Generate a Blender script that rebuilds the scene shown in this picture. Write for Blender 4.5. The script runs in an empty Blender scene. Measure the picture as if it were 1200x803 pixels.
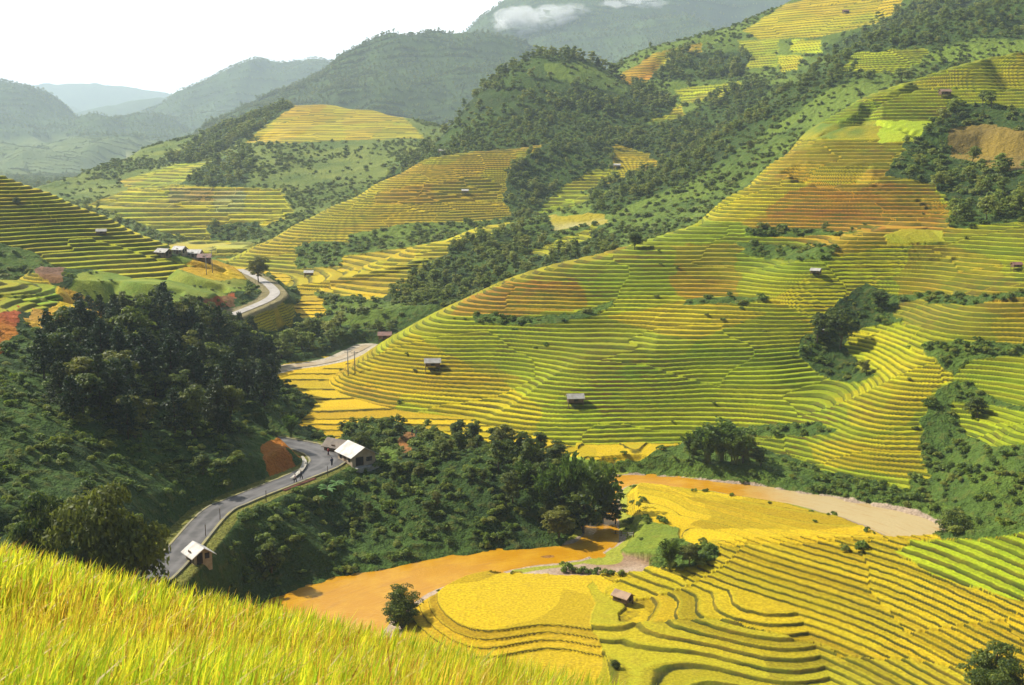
import bpy, math, random
import numpy as np
from mathutils import Vector
random.seed(7)
rng = np.random.default_rng(11)
SC = bpy.context.scene
COL = SC.collection
R = math.radians

# ------------------------------------------------------------------ camera geometry (photo pixels 1200 x 803)
F = 1287.0; CU = 600.0; CV = 401.5; HORV = 190.0; H = 64.0
PT = math.atan((CV - HORV) / F); CP, SP = math.cos(PT), math.sin(PT)
def ray(u, v):
    xc = (u - CU) / F; yc = (CV - v) / F
    return xc, CP + yc * SP, -SP + yc * CP
def at_y(u, v, Y):
    a, b, c = ray(u, v); s = Y / b
    return (a * s, Y, H + c * s)
def at_z(u, v, z):
    a, b, c = ray(u, v); s = (z - H) / c
    return (a * s, b * s, z)
def project(x, y, z):
    dz = z - H
    d = y * CP - dz * SP
    d = np.maximum(d, 1e-3)
    return CU + F * x / d, CV - F * (y * SP + dz * CP) / d, d

# ------------------------------------------------------------------ noise
def _h(ix, iy, s):
    n = (ix.astype(np.int64) * 374761393 + iy.astype(np.int64) * 668265263 + s * 1442695041) & 0xFFFFFFFF
    n = ((n ^ (n >> 13)) * 1274126177) & 0xFFFFFFFF
    n = n ^ (n >> 16)
    return (n & 0xFFFFFF).astype(np.float64) / float(0x1000000)
def vnoise(x, y, s=0):
    ix = np.floor(x); iy = np.floor(y); fx = x - ix; fy = y - iy
    ix = ix.astype(np.int64); iy = iy.astype(np.int64)
    ux = fx * fx * fx * (fx * (fx * 6 - 15) + 10); uy = fy * fy * fy * (fy * (fy * 6 - 15) + 10)
    a = _h(ix, iy, s); b = _h(ix + 1, iy, s); c = _h(ix, iy + 1, s); d = _h(ix + 1, iy + 1, s)
    return (a + (b - a) * ux) * (1 - uy) + (c + (d - c) * ux) * uy - 0.5
def fbm(x, y, s=0, oct=4):
    r = 0; a = 1.0; f = 1.0
    for i in range(oct):
        r = r + a * vnoise(x * f + 17.3 * i, y * f - 9.1 * i, s + i); a *= .5; f *= 2.03
    return r
def voro(x, y, s=0):
    ix = np.floor(x).astype(np.int64); iy = np.floor(y).astype(np.int64)
    best = np.full(x.shape, 1e9); hid = np.zeros(x.shape)
    for dx in (-1, 0, 1):
        for dy in (-1, 0, 1):
            cx = ix + dx; cy = iy + dy
            px = cx + _h(cx, cy, s); py = cy + _h(cx, cy, s + 5)
            d = (px - x) ** 2 + (py - y) ** 2
            m = d < best
            best = np.where(m, d, best); hid = np.where(m, _h(cx, cy, s + 9), hid)
    return hid
def sstep(a, b, x):
    t = np.clip((x - a) / (b - a), 0, 1); return t * t * (3 - 2 * t)

# ------------------------------------------------------------------ terrain layers
class Layer:
    """a hill: thin-plate surface through surveyed points, falling away outside them"""
    def __init__(s, name, pts, R=30, fall=.7, back=None, tp=.35, reg=2e-3):
        FK = {'L8': 1.8, 'LA': 2.5, 'LB': 2.1, 'LC': 2.0, 'LD': 2.0, 'LE': 1.8}.get(name)
        if FK:
            far = lambda q: (q[0], q[1], q[2] * FK)
            pts = [far(p) for p in pts]; R *= FK
            if back: back = ([far(p) for p in back[0]], back[1] * FK, back[2])
        P = []
        for p in pts:
            if len(p) == 4: P.append(at_z(p[0], p[1], p[2]))
            else: P.append(at_y(*p))
        if back:                                    # points pushed behind the crest so the hill has a far side
            ridge, dist, drop = back
            for (u, v, Y) in ridge:
                x, y, z = at_y(u, v, Y); P.append((x, y, z))
                for k in (1, 2):
                    P.append((x * (1 + dist * k / y), y + dist * k, z - drop * dist * k * (1 if k == 2 else .7)))
        P = np.array(P, float); s.name = name; s.R = R; s.fall = fall; s.tp = tp
        s.c = P[:, :2].mean(0); s.sc = max(P[:, :2].std(), 1)
        q = (P[:, :2] - s.c) / s.sc; n = len(q)
        d = np.sqrt(((q[:, None] - q[None]) ** 2).sum(-1))
        K = s.k(d) ; K[np.diag_indices(n)] += reg
        A = np.zeros((n + 3, n + 3)); A[:n, :n] = K; A[:n, n] = 1; A[:n, n + 1:] = q; A[n:, :n] = A[:n, n:].T
        w = np.linalg.solve(A, np.concatenate([P[:, 2], [0, 0, 0]]))
        s.w, s.q, s.n = w, q, n
        s.zmax = P[:, 2].max()
    def k(s, d): return d * d * np.log(d + 1e-9) * s.tp - d * (1 - s.tp)
    def __call__(s, x, y):
        sh = x.shape; x = x.ravel(); y = y.ravel(); out = np.empty(x.shape)
        for i in range(0, len(x), 40000):
            q = np.stack([(x[i:i + 40000] - s.c[0]) / s.sc, (y[i:i + 40000] - s.c[1]) / s.sc], 1)
            d = np.sqrt(((q[:, None] - s.q[None]) ** 2).sum(-1))
            z = s.k(d) @ s.w[:s.n] + s.w[s.n] + q @ s.w[s.n + 1:]
            dm = d.min(1) * s.sc
            out[i:i + 40000] = np.minimum(z, s.zmax + 8) - np.maximum(0, dm - s.R) * s.fall
        return out.reshape(sh)

def slopecol(u, Y0, z0, vs, k=.34):
    r = []
    for v in vs:
        kk = (v - HORV) / F
        r.append((u, v, (H - z0 + k * Y0) / (kk + k)))
    return r

Mridge = [(405, 432, 282), (450, 395, 288), (500, 367, 303), (540, 350, 310), (600, 318, 328), (650, 307, 332), (740, 281, 340), (790, 263, 353),
          (850, 216, 395), (900, 180, 425), (940, 142, 462), (1000, 116, 478), (1100, 86, 499), (1160, 73, 519), (1210, 63, 530), (1330, 50, 546)]
Mp = [(400, 456, 278), (480, 480, 255), (540, 487, 251), (600, 500, 243), (650, 525, 232), (700, 546, 226), (800, 546, 226), (900, 550, 225), (1000, 576, 209), (1100, 602, 195), (1210, 612, 182), (1330, 590, 182)]
Mp += slopecol(480, 255, 6.5, (450, 420)) + slopecol(600, 243, 5.5, (480, 435, 390, 350)) + slopecol(700, 226, 2, (500, 420, 350, 310))
Mp += slopecol(800, 226, 2, (500, 440, 380, 320)) + slopecol(900, 225, 2, (500, 450, 400, 350, 300, 250)) + slopecol(1000, 209, 1.5, (520, 470, 420, 350, 300, 250, 180))
Mp += slopecol(1100, 195, 1.8, (550, 500, 430, 350, 270, 200, 140)) + slopecol(1210, 183, 5, (560, 500, 430, 350, 270, 200, 130)) + slopecol(1330, 180, 6, (500, 400, 270, 150))
Mp += slopecol(650, 232, 3.5, (500, 465, 430)) + slopecol(750, 226, 2, (520, 490, 460, 430)) + slopecol(850, 226, 2, (520, 480))
_cu, _cy, _cz = [440, 480, 600, 650, 700, 900, 1000, 1100, 1210, 1330], [262, 255, 243, 232, 226, 225, 209, 195, 183, 180], [6.5, 6.5, 5.5, 3.5, 2, 2, 1.5, 1.8, 5, 6]
Mridge = [(u, v, Y_ if u < 470 else (H - np.interp(u, _cu, _cz) + .34 * np.interp(u, _cu, _cy)) / ((v - HORV) / F + .34)) for u, v, Y_ in Mridge]
# spurs and gullies: polylines on the hill with a height and a half-width
SPURS = [([(1095, 280), (1040, 292), (985, 314), (930, 344), (903, 362)], 6.4, 13), ([(930, 352), (860, 384), (810, 410), (760, 428), (700, 445), (650, 462), (615, 480)], 3.0, 14),
         ([(1060, 335), (1000, 385), (985, 430), (1010, 470)], -5.4, 12), ([(560, 400), (600, 445), (625, 462)], -2.2, 12), ([(1140, 130), (1110, 200), (1105, 260)], -3.0, 14),
         ([(690, 335), (730, 390), (770, 400)], -1.2, 12), ([(1200, 330), (1120, 400), (1060, 470), (1020, 520), (960, 545)], 3.8, 13), ([(1160, 450), (1110, 500), (1090, 570)], -3.0, 11), ([(1200, 500), (1165, 560), (1150, 600)], 2.2, 9)]
LAY = []
EX = 1  # marker for (u,v,z,EX) points
LAY.append(Layer('M', Mp, R=22, fall=.9, tp=.8, reg=.04, back=(Mridge, 38, .45)))
Kp = [(195, 670, 9, EX), (250, 605, 9, EX), (310, 578, 9, EX), (365, 555, 9, EX), (388, 540, 9, EX), (368, 526, 9, EX), (335, 515, 9, EX), (215, 680, 9, EX), (268, 612, 9, EX), (325, 588, 9, EX),
      (200, 560, 175), (240, 560, 176), (280, 545, 184), (315, 530, 194), (335, 530, 12, EX), (200, 500, 195), (270, 490, 204), (310, 480, 212), (200, 440, 225), (270, 445, 232), (200, 380, 270), (270, 400, 275), (200, 330, 330), (100, 330, 330), (260, 345, 328),
      (50, 560, 150), (0, 500, 160), (0, 440, 185), (60, 420, 215), (0, 370, 230), (60, 370, 250), (0, 330, 270), (-100, 330, 270), (-120, 440, 180), (-120, 560, 140), (120, 430, 220), (130, 500, 180), (130, 580, 150),
      (110, 690, 110), (0, 640, 110), (-120, 640, 105), (170, 690, 9, EX),
      (345, 500, 5, EX), (330, 450, 7, EX), (400, 480, 4, EX), (395, 520, 6, EX), (300, 430, 8, EX),
      (275, 370, 318), (320, 345, 365), (312, 331, 398), (255, 350, 335), (235, 365, 300), (260, 330, 375), (290, 318, 420), (330, 370, 12, EX), (360, 350, 13, EX), (300, 400, 11, EX), (230, 300, 405), (300, 705, -4, EX), (352, 682, -4, EX), (330, 645, 1, EX), (275, 700, -2, EX), (400, 645, -4, EX), (230, 705, 0, EX), (400, 690, -6, EX), (370, 720, -6, EX), (330, 760, -6, EX), (380, 610, 1, EX), (440, 580, 1, EX)]
LAY.append(Layer('K', Kp, R=14, fall=1.0))
Sp = [(240, 660, 8.5, EX), (268, 625, 8.5, EX), (300, 604, 8.5, EX), (345, 584, 8.5, EX), (392, 560, 8, EX), (430, 545, 8.3, EX), (470, 522, 10, EX), (520, 530, 10, EX), (580, 545, 9, EX), (640, 562, 7, EX), (690, 580, 4, EX), (705, 602, 2, EX),
      (330, 612, 7.5, EX), (358, 638, 5, EX), (388, 668, .6, EX), (285, 685, 2, EX), (250, 690, 5, EX), (335, 694, 0, EX), (430, 600, 4, EX), (520, 600, 4.5, EX), (600, 600, 4, EX), (400, 630, 1.5, EX),
      (395, 674, .2, EX), (450, 659, .2, EX), (520, 650, .2, EX), (600, 638, .2, EX), (655, 628, .2, EX), (460, 508, 5, EX), (530, 515, 5, EX), (610, 535, 4.5, EX), (700, 556, 3, EX), (400, 530, 8, EX), (225, 655, 6.5, EX)]
LAY.append(Layer('S', Sp, R=9, fall=1.2))
LHr = [(-110, 172, 440), (-50, 188, 435), (0, 203, 430), (60, 225, 430), (130, 255, 425), (190, 283, 415), (230, 300, 410)]
LHp = [(-110, 320, 330), (0, 318, 350), (100, 330, 355), (180, 322, 370), (225, 314, 385), (0, 260, 388), (60, 280, 385), (120, 295, 385), (-110, 250, 385)]
LAY.append(Layer('LH', LHp, R=25, fall=.8, back=(LHr, 25, .6)))
L3r = [(380, 330, 440), (430, 307, 465), (480, 286, 490), (560, 263, 530), (620, 256, 545), (660, 245, 550), (700, 235, 555), (760, 212, 575), (840, 165, 600), (900, 118, 625), (960, 76, 650), (1010, 52, 665), (1080, 22, 680), (1210, -12, 700), (1330, -20, 710)]
L3p = [(380, 338, 420), (440, 345, 400), (500, 345, 400), (560, 340, 400), (640, 310, 420), (700, 290, 440), (780, 262, 455), (860, 220, 500), (960, 140, 540), (1100, 92, 580), (1210, 72, 590), (1330, 60, 590), (560, 300, 455), (640, 280, 485), (760, 240, 510), (900, 165, 560),
       (700, 262, 495), (1100, 55, 625), (1000, 95, 590)]
LAY.append(Layer('L3', L3p, R=40, fall=.7, back=(L3r, 45, .4)))
L4r = [(262, 305, 520), (300, 286, 545), (345, 262, 575), (390, 240, 600), (440, 215, 640), (500, 185, 675), (560, 176, 690), (640, 168, 700), (700, 165, 715)]
L4p = [(300, 318, 490), (400, 312, 470), (480, 290, 510), (600, 255, 590), (500, 275, 540), (500, 230, 600), (430, 262, 555), (580, 210, 640), (640, 220, 650), (380, 285, 530), (700, 215, 660), (340, 318, 480)]
LAY.append(Layer('L4', L4p, R=40, fall=.6, back=(L4r, 40, .35)))
L5r = [(500, 178, 790), (520, 155, 820), (545, 128, 850), (580, 98, 880), (615, 76, 900), (650, 64, 905), (680, 67, 900), (715, 82, 890), (750, 102, 870)]
L5p = [(520, 185, 740), (580, 180, 715), (640, 172, 715), (640, 120, 800), (580, 140, 780), (700, 130, 790), (720, 180, 700), (690, 220, 655), (740, 150, 760)]
LAY.append(Layer('L5', L5p, R=60, fall=.7, back=(L5r, 60, .5)))
L6r = [(690, 98, 960), (720, 80, 1000), (760, 62, 1010), (820, 45, 1020), (880, 20, 1030), (930, 0, 1040), (1010, -35, 1060), (1100, -70, 1080), (1250, -110, 1100)]
L6p = [(720, 200, 690), (760, 190, 690), (840, 150, 730), (900, 100, 780), (960, 60, 850), (1040, 20, 880), (800, 110, 840), (870, 70, 890), (740, 140, 780), (930, 30, 930), (1200, -30, 850), (780, 160, 740)]
LAY.append(Layer('L6', L6p, R=60, fall=.6, back=(L6r, 70, .4)))
L8r = [(330, 125, 1480), (365, 104, 1490), (400, 78, 1500), (430, 58, 1500), (460, 43, 1500), (490, 33, 1500), (530, 35, 1500), (580, 44, 1500), (620, 54, 1500), (655, 70, 1500), (700, 92, 1500), (760, 110, 1500)]
L8p = [(350, 138, 1260), (420, 132, 1200), (480, 145, 1130), (560, 135, 1150), (640, 130, 1150), (500, 90, 1320), (420, 100, 1340), (580, 90, 1320), (700, 140, 1150)]
LAY.append(Layer('L8', L8p, R=100, fall=.6, back=(L8r, 110, .5)))
L9r = [(290, 140, 1190), (330, 124, 1200), (390, 122, 1190), (440, 128, 1150), (490, 140, 1110)]
L9p = [(250, 287, 620), (180, 262, 650), (110, 236, 750), (240, 225, 750), (330, 262, 640), (340, 212, 800), (440, 192, 850), (300, 172, 950), (390, 142, 1100), (480, 148, 1040), (500, 172, 850), (200, 190, 950), (150, 212, 880),
       (250, 160, 1100), (400, 170, 960), (300, 205, 820), (420, 230, 730), (120, 275, 600), (0, 290, 560), (60, 245, 720)]
LAY.append(Layer('L9', L9p, R=70, fall=.5, back=(L9r, 80, .4)))
LAr = [(-60, 108, 1800), (0, 114, 1800), (40, 111, 1800), (80, 128, 1750), (110, 145, 1700), (135, 142, 1620), (165, 129, 1600), (190, 137, 1600), (215, 148, 1560), (250, 165, 1500)]
LAp = [(-60, 200, 1000), (0, 200, 1000), (60, 215, 950), (100, 227, 900), (60, 170, 1300), (150, 172, 1300), (210, 172, 1250), (-60, 150, 1400), (130, 190, 1100)]
LAY.append(Layer('LA', LAp, R=100, fall=.5, back=(LAr, 110, .4)))
LBr = [(170, 140, 2400), (220, 118, 2400), (255, 101, 2400), (300, 92, 2400), (340, 78, 2400), (370, 71, 2400), (400, 73, 2400), (440, 90, 2400), (500, 110, 2400)]
LBp = [(200, 165, 1900), (300, 140, 1900), (400, 130, 1900), (500, 140, 1900)]
LAY.append(Layer('LB', LBp, R=200, fall=.6, back=(LBr, 160, .5)))
LCr = [(90, 138, 3600), (130, 124, 3600), (160, 114, 3600), (190, 108, 3600), (215, 101, 3600), (240, 100, 3600), (262, 108, 3600), (300, 120, 3600)]
LAY.append(Layer('LC', [(100, 160, 2800), (200, 150, 2800), (300, 150, 2800)], R=250, fall=.6, back=(LCr, 220, .5)))
LDr = [(-300, 108, 5600), (-100, 116, 5600), (0, 117, 5600), (40, 109, 5600), (75, 107, 5600), (110, 105, 5600), (140, 106, 5600), (170, 112, 5600), (220, 118, 5600), (400, 120, 5600)]
LAY.append(Layer('LD', [(-300, 140, 4700), (0, 140, 4700), (200, 140, 4700), (400, 140, 4700)], R=500, fall=.6, back=(LDr, 400, .5)))
LEr = [(540, 62, 2400), (562, 42, 2400), (590, 20, 2400), (620, 3, 2400), (655, -18, 2400), (700, -30, 2400), (760, -35, 2400), (830, -26, 2400), (880, -8, 2400), (920, -5, 2400), (1000, -60, 2450)]
LEp = [(560, 85, 1900), (640, 85, 1800), (740, 75, 1750), (820, 60, 1750), (700, 40, 1950), (900, 40, 1750), (620, 45, 2000), (1000, 20, 1800)]
LAY.append(Layer('LE', LEp, R=160, fall=.6, back=(LEr, 160, .5)))
NAMES = [l.name for l in LAY] + ['V']
LI = {n: i for i, n in enumerate(NAMES)}

RIVER = [at_z(u, v, 0)[:2] for u, v in [(1290, 690), (1180, 652), (1100, 632), (1050, 612), (985, 595), (920, 582), (860, 573), (800, 566), (745, 562), (716, 568), (706, 582), (704, 602), (706, 624), (694, 641), (650, 651), (600, 656), (560, 662), (500, 673), (440, 692), (385, 716), (348, 750), (322, 800), (300, 860)]]
RIVW = [6, 6, 6.5, 6.3, 4.6, 3.8, 3.4, 3.4, 3.2, 3, 2.8, 2.8, 2.8, 3.2, 4.0, 4.6, 5, 5.6, 7.6, 10, 11, 11, 11]
ROAD = [at_z(u, v, 9) for u, v in [(120, 735), (160, 697), (200, 660), (250, 603), (280, 587), (320, 571), (355, 557), (380, 545), (384, 536), (368, 527), (335, 519), (290, 512)]]
ROAD2 = [at_y(u, v, Y) for u, v, Y in [(235, 385, 296), (262, 373, 312), (290, 362, 335), (313, 352, 352), (322, 344, 366), (318, 337, 382), (309, 330, 400), (296, 323, 420), (280, 316, 440)]]
STREAM = [at_z(u, v, 7.2) for u, v in [(280, 446), (310, 437), (340, 430), (370, 426), (400, 419), (430, 405)]]

def catmull(P, n=8):
    P = np.array(P, float); out = []
    for i in range(len(P) - 1):
        p0, p1, p2, p3 = P[max(i - 1, 0)], P[i], P[i + 1], P[min(i + 2, len(P) - 1)]
        for t in np.linspace(0, 1, n, endpoint=False):
            out.append(.5 * ((2 * p1) + (-p0 + p2) * t + (2 * p0 - 5 * p1 + 4 * p2 - p3) * t * t + (-p0 + 3 * p1 - 3 * p2 + p3) * t ** 3))
    out.append(P[-1]); return np.array(out)
def polydist(x, y, P, vals):
    """distance to polyline and interpolated value"""
    d = np.full(x.shape, 1e9); val = np.zeros(x.shape)
    P = np.asarray(P); vals = np.asarray(vals, float)
    for i in range(len(P) - 1):
        ax, ay = P[i][:2]; bx, by = P[i + 1][:2]; dx, dy = bx - ax, by - ay; L = dx * dx + dy * dy + 1e-9
        t = np.clip(((x - ax) * dx + (y - ay) * dy) / L, 0, 1)
        q = np.hypot(x - ax - t * dx, y - ay - t * dy); m = q < d
        d = np.where(m, q, d); val = np.where(m, vals[i] + (vals[i + 1] - vals[i]) * t, val)
    return d, val

def valley(x, y):
    Yk = np.array([0, 205, 225, 250, 290, 340, 400, 500, 620, 800, 1200, 8000]); Zk = np.array([1.6, 1.9, 3.6, 5.6, 6.8, 10, 14, 16.5, 17, 22, 35, 45])
    z = np.interp(y - 14 * sstep(0, 14, x) * sstep(262, 235, y), Yk, Zk)
    # near paddy: almost level, stepping down along its rim; peninsula: a gentle tilt
    cx, cy, _ = at_z(640, 700, 2); q = np.hypot((x - cx) / 21, (y - cy) / 17) + .12 * np.sin(x * .31) ; z = z + (1.1 * sstep(1.15, .62, q) - .35 * sstep(.95, 1.5, q)) * (y < 215)
    cx, cy, _ = at_z(722, 566, 3); z = z + 1.5 * sstep(1.25, .25, np.hypot((x - cx) / 24, (y - cy) / 30) + .08 * np.sin(x * .4)) * (x > 14)
    xa, ya, _ = at_z(745, 562, 0); xb, yb, _ = at_z(1050, 612, 0); yl = ya + (x - xa) * (yb - ya) / (xb - xa)
    pen = .7 + .062 * np.clip(yl - y, 0, 60) + .22 * np.sin(x * .16 + y * .05) * sstep(2, 12, yl - y)
    k_ = sstep(13, 22, x) * sstep(3, -2, y - yl) * sstep(156, 170, y + .3 * (x - 34)); z = z * (1 - k_) + (np.maximum(pen, 0) + np.maximum(0, z - 2.4) * .55) * k_
    cx, cy, _ = at_z(715, 645, 1); z = z - 2.2 * np.exp(-(((x - cx) / 9) ** 2 + ((y - cy) / 8) ** 2)) * (y < 215)
    # terraced hill on the near right bank
    n = (x - 34.5) * .84 + (y - 157) * .54
    n = np.clip(n, -200, 150) + 1.6 * np.sin(x * .07 + 1) + 1.2 * np.sin((x - y) * .09)
    pl = 8 + .40 * n
    low = .13 * np.maximum(0, 150 - y) * (x > 12)      # the foot turns to face the camera
    pl = np.where(n > 40, 24 + (n - 40) * .2, pl)
    k = 1.3
    base = 1.7 - .30 * np.maximum(0, 152 - y) * sstep(14, 46, x)
    z = np.where(y < 200, np.minimum(z, base + 1.2 + 9 * sstep(40, 16, x) + np.maximum(0, y - 152)), z)
    nose = 1.5 + -.9 * np.logaddexp(-(.24 * (x - 13 - (152 - y) * .25) + .5 * np.sin(y * .33)) / .9, -(.22 * (y - 125) + .5 * np.sin(x * .23)) / .9)
    nose = np.where(y > 158, -9, np.minimum(nose, 5))
    hill = base + k * np.logaddexp(0, (np.maximum(pl, nose) - base) / k)
    hill = np.where((x < 12) | (y > 159), base + k * np.logaddexp(0, (pl - base) / k), hill)
    yc = 157 - .46 * (x - 34.5)
    yc = np.where(x < 34.5, 157 + .10 * (34.5 - x), yc)
    over = np.maximum(0, y - yc - 1)
    hill = hill - over * .95
    near = sstep(230, 200, y)
    return np.maximum(z, hill * near + z * (1 - near)) * 1.0

# ------------------------------------------------------------------ fan grid
TI = np.linspace(-.545, .545, 1180)
TT = np.concatenate([np.linspace(-.85, -.55, 60), TI, np.linspace(.55, .85, 60)])
YY = np.concatenate([np.arange(24, 100, 2.0), np.arange(100, 116, .5), np.arange(116, 172, .2), np.arange(172, 230, .3), np.arange(230, 330, .32), np.arange(330, 520, .42), np.arange(520, 780, .95), np.arange(780, 1250, 2.2),
                     1250 * np.exp(np.arange(0, 245) * .0097)])
NT, NY = len(TT), len(YY)
def sparse_idx(a, n):
    return np.unique(np.linspace(0, len(a) - 1, n).round().astype(int))
def cubic_matrix(src, dst):
    """dense cubic-hermite (nonuniform Catmull-Rom) interpolation matrix"""
    n = len(src); M = np.zeros((len(dst), n)); i = np.clip(np.searchsorted(src, dst, side='right') - 1, 0, n - 2)
    h = src[i + 1] - src[i]; t = (dst - src[i]) / h
    h00 = 2 * t ** 3 - 3 * t ** 2 + 1; h10 = t ** 3 - 2 * t ** 2 + t; h01 = -2 * t ** 3 + 3 * t ** 2; h11 = t ** 3 - t ** 2
    r = np.arange(len(dst)); M[r, i] += h00; M[r, i + 1] += h01
    for j, hh in ((i, h10), (i + 1, h11)):
        a = np.maximum(j - 1, 0); b = np.minimum(j + 1, n - 1); g = h * hh / (src[b] - src[a])
        M[r, b] += g; M[r, a] -= g
    return M
ti = sparse_idx(TT, 240); yi = sparse_idx(YY, 330)
tc, yc_ = TT[ti], YY[yi]
Xc = tc[None, :] * yc_[:, None]; Yc = np.repeat(yc_[:, None], len(tc), 1)
MT = cubic_matrix(tc, TT); MY = cubic_matrix(yc_, YY)
X = TT[None, :] * YY[:, None]; Y = np.repeat(YY[:, None], NT, 1)
Z = valley(X, Y); LID = np.full(Z.shape, LI['V'], np.int8)
for i, l in enumerate(LAY):
    zc = np.clip(l(Xc, Yc), -200, 1600)
    z = MY @ zc @ MT.T
    zc_full = z.copy() if l.name == 'M' else None
    if l.name in ('M', 'LH', 'K', 'S'):
        amp = {'M': .9, 'LH': .7, 'K': .55, 'S': .9}[l.name]
        z = z + amp * fbm(X / 34, Y / 34, 3 + i, 3)
        if l.name == 'M':
            for path, A, wid in SPURS:
                P = []
                for (u, v) in path:               # where the ray meets the plain hillside
                    a, b, c = ray(u, v); tq = a / b; ii = int(np.interp(tq, TT, np.arange(NT))); rz = H + c / b * YY
                    mk = (zc_full[:, ii] >= rz) & (YY > 150); kk = np.argmax(mk)
                    if mk[kk]: P.append((tq * YY[kk], YY[kk]))
                P = catmull(P, 4); s_ = (Y > 150) & (Y < 560)
                dd, ff = polydist(X[s_], Y[s_], P, np.sin(np.linspace(.25, 2.9, len(P))))
                z[s_] += A * ff * np.exp(-(dd / wid) ** 2)
    elif l.name in ('L3', 'L4', 'L5', 'L6', 'L9'):
        z = z + {'L3': 3.0, 'L4': 1.6, 'L5': 8, 'L6': 6, 'L9': 4.0}[l.name] * fbm(X / 95, Y / 95, 3 + i, 4)
    else:
        s = {'L8': 1.4, 'LA': 1.8, 'LB': 2.6, 'LC': 3.5, 'LD': 5, 'LE': 2.7}[l.name]
        z = z + s * 44 * fbm(X / (210 * s), Y / (210 * s), 30 + i, 5)
    m = z > Z
    Z = np.where(m, z, Z); LID = np.where(m, i, LID).astype(np.int8)
# soften the creases where hills meet the valley a little, then cut river, roads
HRAW = Z.copy()
riv = catmull([(a, b, w) for (a, b), w in zip(RIVER, RIVW)], 6)
sel = Y < 260
d, w = polydist(X[sel], Y[sel], riv[:, :2], riv[:, 2])
d = d + .8 * fbm(X[sel] / 5, Y[sel] / 5, 77, 2)
zz = Z[sel]
bank = np.clip((d - w) / 3.5, -1, 1)
lim = np.where(d < w, -1.0 + .95 * sstep(-1.6, 0, d - w), -.05 + .30 * (d - w) + .7 * np.maximum(0, d - w - 2.6))
zz = np.minimum(zz, lim) ; Z[sel] = zz
RIVD = np.full(Z.shape, 99.0); RIVD[sel] = d - w
def flatten(path, half, soft, ylim):
    global Z
    p = catmull(path, 6); s = (Y > ylim[0]) & (Y < ylim[1])
    d, zr = polydist(X[s], Y[s], p[:, :2], p[:, 2])
    k = sstep(half + soft, half, d); z = Z[s]; Z[s] = z * (1 - k) + (zr - .06) * k
    D = np.full(Z.shape, 99.0); D[s] = d; return D
RD1 = flatten(ROAD, 4.2, 3.5, (90, 250)); RD2 = flatten(ROAD2, 3.6, 4, (270, 470)); SD = flatten(STREAM, 6, 3, (230, 400))

def ground_z(x, y):
    t = np.clip(x / y, TT[0], TT[-1]); fi = np.interp(t, TT, np.arange(NT)); fj = np.interp(y, YY, np.arange(NY))
    i = min(int(fi), NT - 2); j = min(int(fj), NY - 2); a = fi - i; b = fj - j
    return (Z[j, i] * (1 - a) + Z[j, i + 1] * a) * (1 - b) + (Z[j + 1, i] * (1 - a) + Z[j + 1, i + 1] * a) * b
def hit(u, v, ymin=95.0, ymax=15000.0):
    a, b, c = ray(u, v); t = a / b; fi = float(np.interp(t, TT, np.arange(NT))); i = min(int(fi), NT - 2); q = fi - i
    col = Z[:, i] * (1 - q) + Z[:, i + 1] * q; rz = H + c / b * YY
    m = (col >= rz) & (YY >= ymin) & (YY <= ymax); k = np.argmax(m)
    if not m[k]: return None
    if k > 0:
        e0 = rz[k - 1] - col[k - 1]; e1 = rz[k] - col[k]; f = e0 / (e0 - e1) if e0 > 0 and e0 != e1 else 1
        yy = YY[k - 1] + (YY[k] - YY[k - 1]) * min(max(f, 0), 1)
    else: yy = YY[0]
    return (t * yy, yy, ground_z(t * yy, yy))
def visible(x, y, z, tol=1.5):
    """is the point seen from the camera over the terrain"""
    t = x / y; fi = float(np.interp(t, TT, np.arange(NT))); i = min(int(fi), NT - 2)
    k = np.searchsorted(YY, y * .985) ; k0 = np.searchsorted(YY, 95)
    if k <= k0: return True
    rz = H + (z - H) * YY[k0:k] / y
    return bool(np.all(Z[k0:k, i] < rz + .0))
# ------------------------------------------------------------------ land cover (surveyed plots, per hill)
WILD, TERR, WOOD, SOIL, GRASS, MAIZE, GRAVEL, ROCKY = range(8)
gold = (.52, .355, .010); lime = (.36, .40, .012); olive = (.33, .265, .014); green = (.15, .255, .012); orange = (.42, .175, .012); rust = (.36, .125, .012)
brightlime = (.40, .48, .02); meadow = (.20, .28, .03); shrubg = (.060, .105, .018); lightshrub = (.15, .21, .028); darkg = (.030, .055, .014); brown = (.20, .10, .035); maize = (.40, .22, .03)
redsoil = (.32, .072, .018); sand = (.50, .40, .30); purple = (.20, .11, .07); pale = (.42, .38, .16); greyg = (.30, .33, .22); deep = (.10, .155, .02)
DEF = {'M': (TERR, olive, lime, 1.0, .56), 'K': (WILD, darkg, shrubg, 1, .6), 'S': (WOOD, darkg, shrubg, 1, .6), 'LH': (TERR, lime, gold, 1.25, .55), 'L3': (WILD, lightshrub, shrubg, 1, .6),
       'L4': (TERR, olive, gold, 1.1, .6), 'L5': (WOOD, shrubg, darkg, 1, .6), 'L6': (WILD, lightshrub, shrubg, 1, .6), 'L8': (WOOD, shrubg, darkg, 1, .6), 'L9': (WILD, (.20, .235, .045), (.10, .15, .03), 1, .6),
       'LA': (WOOD, shrubg, darkg, 1, .6), 'LB': (WOOD, darkg, shrubg, 1, .6), 'LC': (WOOD, darkg, shrubg, 1, .6), 'LD': (WOOD, darkg, shrubg, 1, .6), 'LE': (WOOD, shrubg, darkg, 1, .6), 'V': (TERR, (.52, .32, .008), gold, .34, .86)}
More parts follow.
